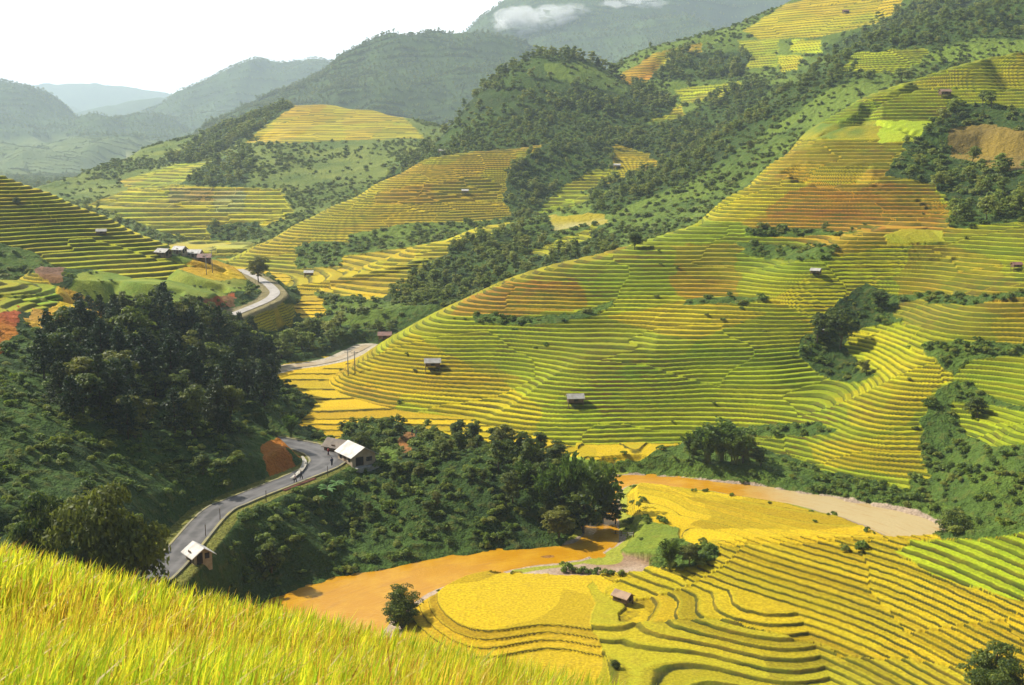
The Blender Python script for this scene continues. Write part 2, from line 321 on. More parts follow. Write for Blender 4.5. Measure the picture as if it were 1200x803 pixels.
PLOTS = [
 # main hill
 ('M', TERR, lime, olive, 1, .56, [(760, 275), (860, 215), (960, 140), (1000, 118), (1160, 70), (1215, 62), (1215, 122), (1090, 138), (1040, 138), (940, 150), (860, 240), (800, 275)]),
 ('M', TERR, green, lime, 1, .56, [(930, 128), (1000, 118), (1060, 120), (1090, 138), (1030, 140), (935, 146)]),
 ('M', GRASS, olive, deep, 1, .6, [(940, 146), (1030, 142), (1031, 163), (930, 163)]),
 ('M', TERR, olive, orange, 1, .5, [(925, 165), (1030, 165), (1045, 175), (1040, 212), (895, 212)]),
 ('M', TERR, orange, rust, 1, .56, [(945, 214), (1040, 213), (1095, 222), (1108, 240), (1100, 268), (880, 270), (905, 240)]),
 ('M', GRASS, (.30, .38, .018), (.36, .40, .02), 1, .8, [(1031, 141), (1097, 140), (1080, 167), (1031, 166)]),
 ('M', WOOD, shrubg, darkg, 1, .6, [(1038, 205), (1048, 185), (1075, 160), (1098, 136), (1130, 122), (1215, 126), (1215, 262), (1160, 262), (1112, 270), (1112, 240), (1098, 216)]),
 ('M', MAIZE, (.16, .115, .03), (.26, .18, .03), 1, .6, [(1115, 150), (1160, 146), (1215, 155), (1215, 202), (1150, 196), (1113, 180)]),
 ('M', TERR, olive, green, 1, .5, [(1112, 266), (1215, 262), (1215, 300), (1140, 300), (1100, 285)]),
 ('M', WILD, shrubg, deep, 1, .6, [(862, 283), (930, 287), (985, 291), (978, 304), (900, 303), (863, 296)]),
 ('M', WILD, shrubg, deep, 1, .6, [(870, 267), (960, 268), (1010, 272), (960, 276), (880, 276)]),
 ('M', TERR, orange, olive, 1, .5, [(788, 288), (865, 284), (868, 345), (800, 350), (782, 330)]),
 ('M', TERR, green, lime, 1, .54, [(655, 318), (740, 290), (790, 296), (788, 345), (690, 350), (684, 330)]),
 ('M', TERR, orange, rust, 1, .56, [(530, 367), (548, 350), (600, 328), (676, 330), (684, 360), (600, 371)]),
 ('M', WILD, shrubg, deep, 1, .6, [(548, 368), (620, 373), (690, 362), (726, 350), (726, 358), (650, 382), (560, 379)]),
 ('M', WILD, shrubg, deep, 1, .6, [(800, 350), (900, 346), (905, 352), (800, 358)]),
 ('M', GRASS, (.27, .27, .015), olive, 1, .6, [(1032, 276), (1060, 268), (1100, 269), (1112, 281), (1060, 286), (1035, 284)]),
 ('M', TERR, gold, lime, 1, .66, [(900, 353), (950, 322), (985, 302), (1035, 284), (1064, 286), (1052, 320), (1012, 345), (962, 373)]),
 ('M', TERR, olive, orange, 1, .42, [(1066, 287), (1110, 284), (1170, 305), (1195, 330), (1195, 345), (1060, 346), (1052, 322)]),
 ('M', TERR, olive, brown, 1, .42, [(1050, 355), (1200, 352), (1180, 385), (1140, 395), (1060, 380)]),
 ('M', WILD, shrubg, darkg, 1, .6, [(985, 347), (1018, 332), (1062, 347), (1052, 376), (1002, 384), (988, 405), (1006, 428), (1024, 440), (1000, 450), (958, 438), (934, 420), (942, 395), (965, 378)]),
 ('M', WILD, shrubg, deep, 1, .6, [(1060, 345), (1130, 346), (1215, 338), (1215, 347), (1130, 355), (1060, 354)]),
 ('M', TERR, green, lime, 1, .54, [(700, 445), (800, 410), (850, 385), (905, 366), (945, 378), (934, 425), (985, 455), (950, 500), (850, 525), (700, 505), (625, 480)]),
 ('M', TERR, gold, lime, 1, .6, [(985, 388), (1100, 385), (1115, 440), (1090, 470), (1060, 500), (1010, 505), (985, 470), (1030, 440)]),
 ('M', TERR, green, olive, 1, .5, [(1125, 425), (1215, 410), (1215, 478), (1160, 468), (1110, 455)]),
 ('M', TERR, gold, orange, 1, .55, [(1155, 375), (1215, 360), (1215, 405), (1160, 405)]),
 ('M', WILD, shrubg, deep, 1, .6, [(1080, 400), (1150, 398), (1215, 404), (1215, 412), (1130, 425), (1115, 440)]),
 ('M', WILD, shrubg, deep, 1, .6, [(1115, 445), (1165, 468), (1215, 482), (1215, 640), (1085, 618), (1072, 560), (1080, 495)]),
 ('M', TERR, lime, green, .9, .5, [(1120, 470), (1215, 485), (1215, 520), (1160, 522), (1130, 500)]),
 ('M', WILD, deep, shrubg, 1, .6, [(1130, 545), (1165, 530), (1215, 530), (1215, 600), (1170, 605), (1140, 580)]),
 ('M', WILD, shrubg, darkg, 1, .6, [(735, 560), (760, 535), (820, 518), (880, 520), (960, 548), (1020, 560), (1085, 590), (1100, 620), (1000, 605), (900, 590), (800, 575)]),
 ('M', WILD, shrubg, deep, 1, .6, [(860, 498), (960, 492), (985, 500), (960, 512), (870, 508)]),
 ('M', TERR, gold, lime, 1, .6, [(955, 520), (1075, 500), (1085, 560), (1040, 556), (960, 540)]),
 ('M', TERR, (.56, .37, .008), gold, 1, .70, [(310, 425), (395, 440), (425, 474), (520, 490), (640, 503), (690, 535), (650, 560), (310, 570)]),
 ('M', TERR, (.54, .37, .009), gold, 1, .64, [(400, 440), (480, 390), (560, 430), (625, 470), (640, 520), (560, 495), (450, 460)]),
 # wooded slope beyond the main hill
 ('L3', TERR, gold, lime, 1.1, .6, [(360, 340), (380, 325), (480, 284), (560, 258), (606, 258), (555, 285), (510, 310), (470, 338), (440, 352)]),
 ('L3', WOOD, shrubg, darkg, 1, .6, [(440, 352), (470, 335), (515, 300), (565, 275), (620, 270), (660, 285), (690, 275), (730, 270), (720, 300), (640, 320), (560, 365)]),
 ('L3', WOOD, shrubg, darkg, 1, .6, [(625, 268), (690, 248), (700, 228), (780, 200), (850, 155), (920, 100), (1010, 45), (1046, 66), (965, 108), (890, 160), (810, 212), (720, 248), (640, 275)]),
 ('L3', MAIZE, olive, pale, 1, .6, [(643, 253), (705, 250), (712, 262), (650, 270)]),
 ('L3', TERR, lime, gold, 1.5, .6, [(610, 300), (700, 262), (690, 280), (640, 300)]),
 ('L3', TERR, lime, green, 1.5, .6, [(985, 85), (1000, 62), (1085, 56), (1090, 62), (1062, 84)]),
 ('L3', WILD, lightshrub, meadow, 1, .6, [(1075, 72), (1100, 56), (1190, 45), (1215, 52), (1215, 70), (1160, 74)]),
 ('L3', WOOD, shrubg, darkg, 1, .6, [(1000, 58), (1080, 15), (1215, -25), (1340, -30), (1340, 60), (1215, 48), (1150, 44), (1090, 52)]),
 # mid terraced hill
 ('L4', WOOD, shrubg, darkg, 1, .6, [(596, 200), (640, 165), (720, 160), (720, 215), (660, 250), (600, 262), (590, 235)]),
 ('L4', TERR, lime, green, 1.7, .55, [(628, 250), (660, 218), (690, 200), (725, 196), (725, 212), (660, 248)]),
 ('L4', WILD, shrubg, deep, 1, .6, [(345, 288), (372, 282), (405, 285), (400, 312), (350, 315)]),
 ('L4', WILD, lightshrub, shrubg, 1, .6, [(410, 275), (470, 262), (520, 262), (600, 255), (600, 275), (520, 285), (400, 300)]),
 ('L4', TERR, olive, orange, 1.7, .5, [(440, 225), (560, 205), (590, 215), (580, 235), (440, 240)]),
 # the wooded hill and the far right slopes
 ('L5', WILD, lightshrub, shrubg, 1, .6, [(640, 75), (690, 72), (735, 98), (735, 112), (690, 100), (640, 90)]),
 ('L5', TERR, lime, green, 2, .6, [(625, 250), (660, 214), (690, 200), (730, 195), (730, 214), (660, 250)]),
 ('L6', TERR, orange, olive, 2.4, .55, [(720, 92), (770, 62), (822, 50), (822, 62), (790, 76), (740, 106)]),
 ('L6', TERR, olive, green, 2.4, .55, [(866, 48), (912, 45), (912, 78), (870, 80)]),
 ('L6', TERR, brightlime, lime, 2.4, .75, [(928, 47), (962, 47), (962, 63), (928, 63)]),
 ('L6', TERR, gold, lime, 2.4, .75, [(912, 65), (940, 65), (932, 82), (914, 85)]),
 ('L6', TERR, lime, olive, 2.4, .55, [(735, 130), (796, 121), (806, 140), (740, 144)]),
 ('L6', TERR, lime, olive, 2.4, .55, [(790, 105), (870, 95), (880, 112), (800, 122)]),
 ('L6', TERR, gold, olive, 2.6, .55, [(870, 36), (920, 5), (1070, -30), (1050, 22), (960, 44), (890, 46)]),
 ('L6', WOOD, shrubg, darkg, 1, .6, [(690, 225), (660, 200), (720, 165), (790, 140), (880, 96), (905, 100), (870, 150), (760, 215)]),
 ('L6', WOOD, shrubg, darkg, 1, .6, [(795, 62), (880, 62), (870, 92), (790, 96), (760, 92)]),
 ('L6', WOOD, shrubg, darkg, 1, .6, [(960, 60), (1060, 10), (1215, -60), (1340, -60), (1340, 20), (1100, 50)]),
 # left-mid hills
 ('L9', TERR, gold, lime, 2.2, .6, [(100, 240), (150, 222), (195, 216), (330, 222), (345, 250), (320, 262), (250, 290), (180, 268)]),
 ('L9', TERR, lime, olive, 2.2, .6, [(140, 212), (215, 190), (240, 192), (215, 212), (150, 222)]),
 ('L9', TERR, gold, olive, 2.6, .6, [(286, 168), (340, 122), (400, 120), (470, 134), (498, 162), (420, 164), (330, 168)]),
 ('L9', WOOD, shrubg, darkg, 1, .6, [(210, 216), (250, 190), (285, 178), (300, 190), (285, 220)]),
 ('L9', WOOD, shrubg, darkg, 1, .6, [(245, 264), (300, 260), (310, 272), (300, 281), (245, 282)]),
 ('L9', WOOD, shrubg, darkg, 1, .6, [(420, 235), (455, 205), (500, 172), (520, 182), (470, 220), (430, 245)]),
 ('L9', WOOD, shrubg, darkg, 1, .6, [(190, 190), (260, 150), (335, 112), (345, 125), (290, 160), (230, 192)]),
 ('L9', TERR, purple, purple, 2.2, .75, [(197, 220), (250, 219), (250, 236), (199, 237)]),
 ('L9', TERR, greyg, olive, 2.2, .7, [(251, 222), (288, 222), (285, 248), (250, 249)]),
 ('L9', TERR, pale, gold, 2.2, .6, [(220, 282), (300, 284), (290, 300), (220, 300), (160, 290)]),
 ('LA', WILD, (.15, .185, .05), (.085, .125, .03), 3, .6, [(-60, 165), (90, 160), (200, 165), (210, 200), (110, 240), (-60, 240)]),
 ('LA', WILD, (.15, .18, .05), lightshrub, 3, .6, [(-60, 200), (60, 205), (110, 215), (60, 240), (-60, 225)]),
 ('LA', GRASS, lightshrub, pale, 1, .6, [(130, 190), (220, 160), (230, 175), (150, 215)]),
 # left: terraced hill, plateau, knoll
 ('LH', TERR, gold, lime, 1.25, .6, [(-20, 245), (80, 252), (70, 268), (-20, 268)]),
 ('LH', WILD, shrubg, deep, 1, .6, [(-100, 286), (0, 284), (40, 296), (70, 318), (60, 345), (-100, 345)]),
 ('K', GRASS, (.13, .19, .022), (.24, .27, .03), 1, .6, [(72, 345), (100, 318), (130, 310), (236, 316), (262, 345), (236, 372), (130, 366), (95, 350)]),
 ('K', GRASS, (.15, .21, .022), (.25, .26, .03), 1, .6, [(200, 300), (250, 300), (300, 310), (290, 340), (262, 345), (236, 318)]),
 ('K', MAIZE, brown, purple, 1, .6, [(40, 316), (76, 312), (72, 332), (44, 332)]),
 ('K', MAIZE, maize, gold, 1, .6, [(28, 378), (60, 335), (100, 346), (140, 368), (150, 392), (80, 396)]),
 ('K', TERR, gold, green, .9, .55, [(-100, 300), (45, 322), (78, 350), (60, 364), (-100, 368)]),
 ('K', MAIZE, (.50, .29, .015), gold, 1, .6, [(212, 312), (232, 302), (250, 304), (302, 325), (268, 329), (240, 326)]),
 ('K', SOIL, redsoil, brown, 1, .6, [(224, 376), (236, 350), (272, 345), (276, 358), (246, 364)]),
 ('K', SOIL, redsoil, orange, 1, .6, [(-10, 366), (24, 360), (16, 385), (20, 396), (4, 412), (-10, 410)]),
 ('K', SOIL, redsoil, rust, 1, .6, [(314, 520), (330, 508), (342, 520), (350, 540), (350, 554), (322, 560), (312, 548)]),
 ('K', TERR, lime, gold, .8, .5, [(272, 386), (322, 352), (350, 358), (340, 388)]),
 ('K', WOOD, darkg, shrubg, 1, .6, [(40, 430), (60, 395), (110, 382), (220, 372), (300, 400), (330, 470), (300, 505), (230, 520), (120, 520), (60, 470)]),
 ('S', SOIL, brown, rust, 1, .6, [(462, 535), (470, 508), (482, 507), (480, 530)]),
 ('S', WILD, deep, shrubg, 1, .6, [(395, 535), (470, 520), (470, 540), (400, 556)]),
 # valley floor
 ('V', WILD, deep, shrubg, 1, .6, [(712, 556), (745, 556), (800, 561), (860, 568), (920, 577), (985, 590), (1050, 606), (1100, 626), (1130, 652), (1215, 645), (1215, 530), (1085, 565), (960, 538), (880, 512), (820, 512), (760, 530), (725, 545)]),
 ('V', WILD, darkg, shrubg, 1, .6, [(200, 760), (340, 694), (440, 672), (560, 655), (650, 648), (672, 620), (675, 590), (690, 560), (640, 545), (500, 560), (380, 600), (300, 640), (180, 700)]),
 ('V', TERR, olive, gold, .8, .55, [(1160, 560), (1215, 540), (1215, 600), (1170, 605)]),
 ('V', TERR, (.50, .305, .007), (.46, .27, .012), .30, .88, [(470, 690), (600, 660), (740, 655), (700, 700), (745, 790), (600, 830), (400, 800)]),
 ('V', TERR, (.50, .305, .007), (.40, .29, .010), .46, .77, [(700, 700), (745, 660), (850, 635), (1060, 632), (1215, 620), (1350, 600), (1350, 900), (700, 900)]),
 ('V', TERR, green, lime, .66, .66, [(1050, 645), (1070, 632), (1215, 620), (1350, 600), (1350, 740), (1215, 712), (1150, 692), (1090, 668)]),
 ('V', TERR, (.42, .30, .010), olive, .44, .68, [(690, 680), (740, 730), (860, 725), (1000, 765), (1215, 800), (1350, 900), (700, 900)]),
 ('V', GRASS, meadow, olive, 1, .6, [(560, 520), (660, 535), (720, 545), (700, 575), (620, 560)]),
 ('V', GRASS, (.22, .24, .02), deep, 1, .6, [(680, 612), (740, 600), (790, 620), (800, 650), (745, 660), (690, 650)]),
 ('V', WILD, shrubg, deep, 1, .6, [(760, 660), (770, 640), (800, 632), (832, 640), (830, 652), (790, 668)]),
 ('V', TERR, (.50, .305, .007), gold, .45, .85, [(320, 330), (470, 330), (540, 345), (580, 360), (500, 390), (300, 390)]),
 ('V', WOOD, shrubg, darkg, 1, .6, [(250, 400), (330, 382), (440, 372), (480, 368), (500, 375), (440, 405), (400, 416), (330, 428), (300, 432)]),
 ('V', GRAVEL, sand, pale, 1, .6, [(476, 350), (532, 352), (532, 361), (476, 360)]),
 ('V', GRAVEL, sand, brown, 1, .6, [(556, 657), (600, 652), (650, 650), (700, 645), (770, 652), (764, 670), (700, 673), (610, 668), (556, 669)]),
]
PX0, PY0, PW, PH = -350, -250, 1900, 1250
def raster(poly):
    p = np.array(poly, float); x0, y0 = np.floor(p.min(0)).astype(int); x1, y1 = np.ceil(p.max(0)).astype(int)
    gx, gy = np.meshgrid(np.arange(x0, x1 + 1) + .0, np.arange(y0, y1 + 1) + .0); ins = np.zeros(gx.shape, bool)
    for i in range(len(p)):
        ax, ay = p[i]; bx, by = p[(i + 1) % len(p)]
        if ay == by: continue
        c = ((ay > gy) != (by > gy)) & (gx < (bx - ax) * (gy - ay) / (by - ay) + ax); ins ^= c
    return x0, y0, ins
plotmap = {n: np.full((PH, PW), -1, np.int16) for n in NAMES}
for k, p in enumerate(PLOTS):
    x0, y0, ins = raster(p[-1]); M_ = plotmap[p[0]]
    a, b = y0 - PY0, x0 - PX0; ya, xa = max(0, -a), max(0, -b)
    sub = M_[a + ya:a + ins.shape[0], b + xa:b + ins.shape[1]]; w = ins[ya:ya + sub.shape[0], xa:xa + sub.shape[1]]; sub[w] = k
U, Vv, D = project(X, Y, Z)
jx = fbm(X / 7, Y / 7, 51, 3); jy = fbm(X / 7, Y / 7, 61, 3)
sc = 900 / np.maximum(D, 60)
iu = np.clip(np.nan_to_num(U + np.clip(jx * 4.5 * sc, -12, 12)).round() - PX0, 0, PW - 1).astype(int); iv = np.clip(np.nan_to_num(Vv + np.clip(jy * 1.4 * sc, -6, 6)).round() - PY0, 0, PH - 1).astype(int)
PLOT = np.full(Z.shape, -1, np.int16)
for n in NAMES:
    m = LID == LI[n]; PLOT[m] = plotmap[n][iv[m], iu[m]]
# parameters per vertex
par = []
for n in NAMES: par.append(DEF[n])
par += [p[1:6] for p in PLOTS]
pid = np.where(PLOT >= 0, PLOT + len(NAMES), LID.astype(int))
CLS = np.array([p[0] for p in par])[pid]
CA = np.array([p[1] for p in par]); CB = np.array([p[2] for p in par])
vfar = (LID == LI['V']) & (PLOT < 0) & (Y > 640); CLS = np.where(vfar, WILD, CLS)
STEP = np.array([p[3] for p in par], float)[pid]; RS = np.array([p[4] for p in par], float)[pid]
# river margin and roads override
WILDBANK = [k for k, p in enumerate(PLOTS) if p[0] == 'V' and p[1] == WILD and p[-1][0] == (200, 760)][0]
Uf0, Vf0 = U, Vv
m = (RIVD < 3.0) & (Y < 260); 
GRAV = m & (LID == LI['V']) & (PLOT != WILDBANK) & (RIVD < np.where((Uf0 < 600) & (Vf0 > 660), 4.2, np.where(Uf0 > 960, 1.5, .75)) + 1.3 * fbm(X / 6, Y / 6, 88, 2))
low = (RIVD < 14) & (Z < .6)
# terraces: phase along height, broken into plots
Zs = Z + .35 * fbm(X / 26, Y / 26, 5, 2) * (CLS == TERR) * np.where(LID == LI['V'], .35, 1.3)
brk = voro(X / 30 + .35 * fbm(X / 14, Y / 14, 9, 2), Y / 26, 21)
isM = LID == LI['M']
ph = np.where(isM, np.log1p(.0085 * np.maximum(Zs, 0) / .63) / .0085, Zs / STEP)
st = np.where(isM, .63 + .0085 * np.maximum(Z, 0), STEP)
big = (STEP < .4) & ~isM
ph = ph + np.where(big, 0, np.floor(brk * 2.6) / 2.0)
fl = np.floor(ph); fr = ph - fl
g = sstep(0, 1, (fr - RS) / (.93 - RS))
terr = (CLS == TERR) & (Y < 1300) & ~low & (RD1 > 5.2) & (RD2 > 4.6) & (SD > 7)
T = terr.astype(float)
rag = .10 * st * fbm(X / 2.6, Y / 2.6, 91, 2)              # ragged canopy
ZT = Z + T * sstep(1000, 720, Y) * ((g - fr) * st + rag * (Y < 420) * np.where(LID == LI['V'], .4, 1) + .05 * st * np.sin(np.clip(fr / RS, 0, 1) * np.pi) * (STEP > .4))
near = np.clip(1.2 - Y / 900, .3, 1)
lump = np.where((CLS == WILD) | (CLS == WOOD), .55, np.where(CLS == MAIZE, .35, np.where(CLS == GRASS, .06, np.where(CLS == SOIL, .4, .1)))) * (1 - T)
rdk = np.minimum(sstep(3.6, 6.5, RD1), sstep(3.2, 5.5, RD2))
ZT = ZT + lump * rdk * (fbm(X / 3.2, Y / 3.2, 41, 3) * 1.3) * np.where(RIVD < 0, .25, 1) * np.where(SD < 6, .2, 1)
gp = (CLS == GRAVEL) & (Y < 230); ZT = np.where(gp, np.clip(Z, -.5, .25) * .5 + .12 + .25 * fbm(X / 5, Y / 5, 44, 3), ZT)
# colours of plots
pr = _h(fl.astype(np.int64) * 7 + pid, np.floor(voro(X / 24, Y / 24, 33) * 9973).astype(np.int64), 3)
pr2 = _h(fl.astype(np.int64) * 13 + 5, np.floor(brk * 997).astype(np.int64), 8)
lf = fbm(X / 30, Y / 30, 71, 3)
mixw = np.clip(np.where(T > 0, .15 + .6 * pr + .7 * lf, .5 + 1.1 * fbm(X / np.where(Y > 500, 26, 11), Y / np.where(Y > 500, 26, 11), 72, 4)), 0, 1)
C = CA[pid] * (1 - mixw[..., None]) + CB[pid] * mixw[..., None]
hue = np.clip(.6 * fbm(X / 44, Y / 44, 171, 3) + .75 * (_h(np.floor(fl / 3).astype(np.int64), np.floor(brk * 991).astype(np.int64), 19) - .5), -.5, .5)[..., None] * T[..., None] * np.where((LID == LI['V']) | (PLOT == [k for k, p in enumerate(PLOTS) if p[-1][0] == (310, 425)][0]), .3, np.where(isM & (PLOT >= 0), .6, 1.0))[..., None]
C = np.where(hue > 0, C * (1 - hue) + np.array(lime) * hue, C * (1 + hue) + np.array(gold) * .85 * -hue)
APRON = [k for k, p in enumerate(PLOTS) if p[-1][0] == (310, 425)][0]
plotc = voro(X / 40 + .25 * fbm(X / 16, Y / 16, 9, 2), ph / 11.0, 177)
pal = np.array([green, lime, olive, gold, orange, (.24, .31, .012), lime, green, (.30, .20, .012), lime])
pc = pal[np.clip((plotc * 10).astype(int), 0, 9)]; pw = (T * np.where(isM, np.where(PLOT == APRON, .04, np.where(PLOT >= 0, .22, .55)), np.where(LID == LI['V'], .10, .28)))[..., None]
C = C * (1 - pw) + pc * pw
C = C * np.where(isM & (T > 0), .84, np.where(T > 0, .88, 1.0))[..., None]
C[vfar] = (.12, .16, .03)
C = C * (1 + T * .50 * (pr2 - .5))[..., None]
C[GRAV] = (np.array(sand) * .62 + np.array((.05, .02, 0)))
C[low & ~GRAV & (CLS != WILD) & (CLS != WOOD)] = np.array((.26, .27, .03))
C[RIVD < -.5] = (.25, .12, .03)
sh1 = (RD1 < 4.6); C[sh1] = np.array((.16, .16, .03)); sh2 = RD2 < 4.6; C[sh2] = np.array((.24, .20, .09))
C[SD < 4.2] = np.array((.42, .36, .26))
wl = np.where((CLS == WILD) | (CLS == WOOD), 1.0, np.where((CLS == MAIZE) | (CLS == SOIL), .7, np.where(CLS == GRASS, .35, .15)))
WILDNESS = np.where(GRAV | (SD < 6), .5, wl)
wildcls = ((CLS == WILD) | (CLS == WOOD)) & (RD1 > 5.0) & (RD2 > 5) & (SD > 7.5) & (RIVD > 1.5)

def grid_mesh(name, XX, YY_, ZZ):
    ny, nt = XX.shape; me = bpy.data.meshes.new(name)
    v = np.stack([XX, YY_, ZZ], -1).reshape(-1).astype(np.float32); idx = np.arange(ny * nt).reshape(ny, nt)
    q = np.stack([idx[:-1, :-1], idx[:-1, 1:], idx[1:, 1:], idx[1:, :-1]], -1).reshape(-1)
    me.vertices.add(ny * nt); me.vertices.foreach_set('co', v)
    me.loops.add(len(q)); me.loops.foreach_set('vertex_index', q.astype(np.int32))
    me.polygons.add(len(q) // 4); me.polygons.foreach_set('loop_start', np.arange(0, len(q), 4, dtype=np.int32))
    me.polygons.foreach_set('use_smooth', np.ones(len(q) // 4, bool)); me.update(); return me
def fattr(me, name, val):
    a = me.attributes.new(name, 'FLOAT', 'POINT'); a.data.foreach_set('value', np.ascontiguousarray(val.reshape(-1), dtype=np.float32))
def cattr(me, name, rgb):
    a = me.attributes.new(name, 'FLOAT_COLOR', 'POINT'); c = np.ones((rgb.reshape(-1, 3).shape[0], 4), np.float32); c[:, :3] = rgb.reshape(-1, 3); a.data.foreach_set('color', c.reshape(-1))
def tag(o, label=None, cat=None, group=None, kind=None):
    if label: o['label'] = label
    if cat: o['category'] = cat
    if group: o['group'] = group
    if kind: o['kind'] = kind
    return o
def link(name, me, mat=None, parent=None):
    o = bpy.data.objects.new(name, me); COL.objects.link(o)
    if mat and not me.materials: me.materials.append(mat)
    if parent: o.parent = parent
    return o

# ------------------------------------------------------------------ materials
class NT_:
    def __init__(s, name):
        s.m = bpy.data.materials.new(name); s.m.use_nodes = True; s.t = s.m.node_tree; s.t.nodes.clear()
        s.out = s.n('OutputMaterial')
    def n(s, typ, **kw):
        nd = s.t.nodes.new('ShaderNode' + typ)
        for k, v in kw.items(): setattr(nd, k, v)
        return nd
    def l(s, a, b): s.t.links.new(a, b)
    def put(s, sock, v):
        if isinstance(v, bpy.types.NodeSocket): s.l(v, sock)
        elif isinstance(v, (tuple, list)) and sock.type == 'RGBA': sock.default_value = (*v[:3], 1)
        else: sock.default_value = v
    def math(s, op, a, b=0.0, c=None, clamp=False):
        n = s.n('Math', operation=op, use_clamp=clamp); s.put(n.inputs[0], a); s.put(n.inputs[1], b)
        if c is not None: s.put(n.inputs[2], c)
        return n.outputs[0]
    def mix(s, f, a, b, blend='MIX'):
        n = s.n('Mix', data_type='RGBA', blend_type=blend); s.put(n.inputs[0], f); s.put(n.inputs[6], a); s.put(n.inputs[7], b); return n.outputs[2]
    def mr(s, v, a, b, c=0.0, d=1.0, typ='SMOOTHSTEP'):
        n = s.n('MapRange', interpolation_type=typ); s.put(n.inputs[0], v); s.put(n.inputs[1], a); s.put(n.inputs[2], b); s.put(n.inputs[3], c); s.put(n.inputs[4], d); return n.outputs[0]
    def attr(s, name, out='Fac'): return s.n('Attribute', attribute_name=name).outputs[out]
    def noise(s, scale, detail=3, vec=None, rough=.55, out='Fac'):
        n = s.n('TexNoise'); n.inputs['Scale'].default_value = scale; n.inputs['Detail'].default_value = detail; n.inputs['Roughness'].default_value = rough
        if vec is not None: s.l(vec, n.inputs['Vector'])
        return n.outputs[out]
    def pos(s): return s.n('NewGeometry').outputs['Position']
    def objco(s): return s.n('TexCoord').outputs['Object']
    def bump(s, h, strength=.5, dist=.1):
        n = s.n('Bump'); s.put(n.inputs['Strength'], strength); s.put(n.inputs['Distance'], dist); s.l(h, n.inputs['Height']); return n.outputs[0]
    def bsdf(s, col, rough=.8, spec=.2, normal=None, trans=0.0, tcol=None, metal=0.0):
        p = s.n('BsdfPrincipled'); s.put(p.inputs['Base Color'], col); s.put(p.inputs['Roughness'], rough); s.put(p.inputs['Specular IOR Level'], spec); s.put(p.inputs['Metallic'], metal)
        if normal is not None: s.l(normal, p.inputs['Normal'])
        o = p.outputs[0]
        if trans:
            t = s.n('BsdfTranslucent'); s.put(t.inputs[0], tcol if tcol is not None else col)
            x = s.n('MixShader'); s.put(x.inputs[0], trans); s.l(o, x.inputs[1]); s.l(t.outputs[0], x.inputs[2]); o = x.outputs[0]
        s.l(o, s.out.inputs[0]); return s.m

def mat_terrain():
    s = NT_('land'); P = s.pos()
    col = s.attr('Col', 'Color'); ph_ = s.attr('ph'); te = s.attr('terr'); rs = s.attr('rs'); wd = s.attr('wild')
    n1 = s.noise(.55, 4, P); n2 = s.noise(2.6, 3, P); n3 = s.noise(.07, 3, P)
    f = s.math('FRACT', s.math('ADD', ph_, s.math('MULTIPLY', s.math('SUBTRACT', n1, .5), .22)))
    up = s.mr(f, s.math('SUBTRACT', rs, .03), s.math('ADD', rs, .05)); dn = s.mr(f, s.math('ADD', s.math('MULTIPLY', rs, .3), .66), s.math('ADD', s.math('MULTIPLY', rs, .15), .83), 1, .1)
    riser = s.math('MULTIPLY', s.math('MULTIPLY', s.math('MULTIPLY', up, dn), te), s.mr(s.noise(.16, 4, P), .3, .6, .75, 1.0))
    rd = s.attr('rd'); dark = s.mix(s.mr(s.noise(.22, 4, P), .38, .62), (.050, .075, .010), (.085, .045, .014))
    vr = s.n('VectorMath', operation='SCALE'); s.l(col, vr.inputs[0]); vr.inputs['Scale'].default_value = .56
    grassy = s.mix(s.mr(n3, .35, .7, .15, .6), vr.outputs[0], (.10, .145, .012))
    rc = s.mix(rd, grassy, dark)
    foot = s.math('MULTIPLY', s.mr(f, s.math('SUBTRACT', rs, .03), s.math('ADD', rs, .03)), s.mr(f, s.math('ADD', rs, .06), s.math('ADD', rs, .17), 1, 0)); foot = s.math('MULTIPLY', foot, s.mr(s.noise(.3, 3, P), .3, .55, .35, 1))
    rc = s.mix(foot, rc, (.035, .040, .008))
    # grain of crop and weeds
    sp = s.mr(n2, .3, .7, .72, 1.28, 'LINEAR');
    vm = s.n('VectorMath', operation='SCALE'); s.l(col, vm.inputs[0]); s.l(sp, vm.inputs['Scale']); c1 = vm.outputs[0]
    dry = s.mr(n1, .5, .72, 0, .35); c1 = s.mix(dry, c1, s.mix(.5, c1, (.30, .20, .04)))
    edge = s.math('MULTIPLY', s.mr(f, 0, .16, 1, 0), te)
    c1 = s.mix(s.math('MULTIPLY', edge, .35), c1, (.33, .33, .02))
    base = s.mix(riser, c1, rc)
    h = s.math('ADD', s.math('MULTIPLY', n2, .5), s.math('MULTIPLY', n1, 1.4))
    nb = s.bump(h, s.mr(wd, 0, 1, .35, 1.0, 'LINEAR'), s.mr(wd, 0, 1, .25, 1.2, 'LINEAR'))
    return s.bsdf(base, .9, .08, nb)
MAT_LAND = mat_terrain()

terrain_me = grid_mesh('hillsides', X, Y, ZT)
cattr(terrain_me, 'Col', np.clip(C, 0, 1)); fattr(terrain_me, 'ph', ph); fattr(terrain_me, 'terr', T); fattr(terrain_me, 'rs', RS); fattr(terrain_me, 'rd', np.where(LID == LI['V'], .6, np.where(isM, np.clip(.30 + .9 * fbm(X / 18, Y / 18, 401, 3), .05, .9), .45))); fattr(terrain_me, 'wild', WILDNESS)
tag(link('terrain', terrain_me, MAT_LAND), kind='structure')
Zfin = ZT; Z = ZT           # objects stand on the finished ground

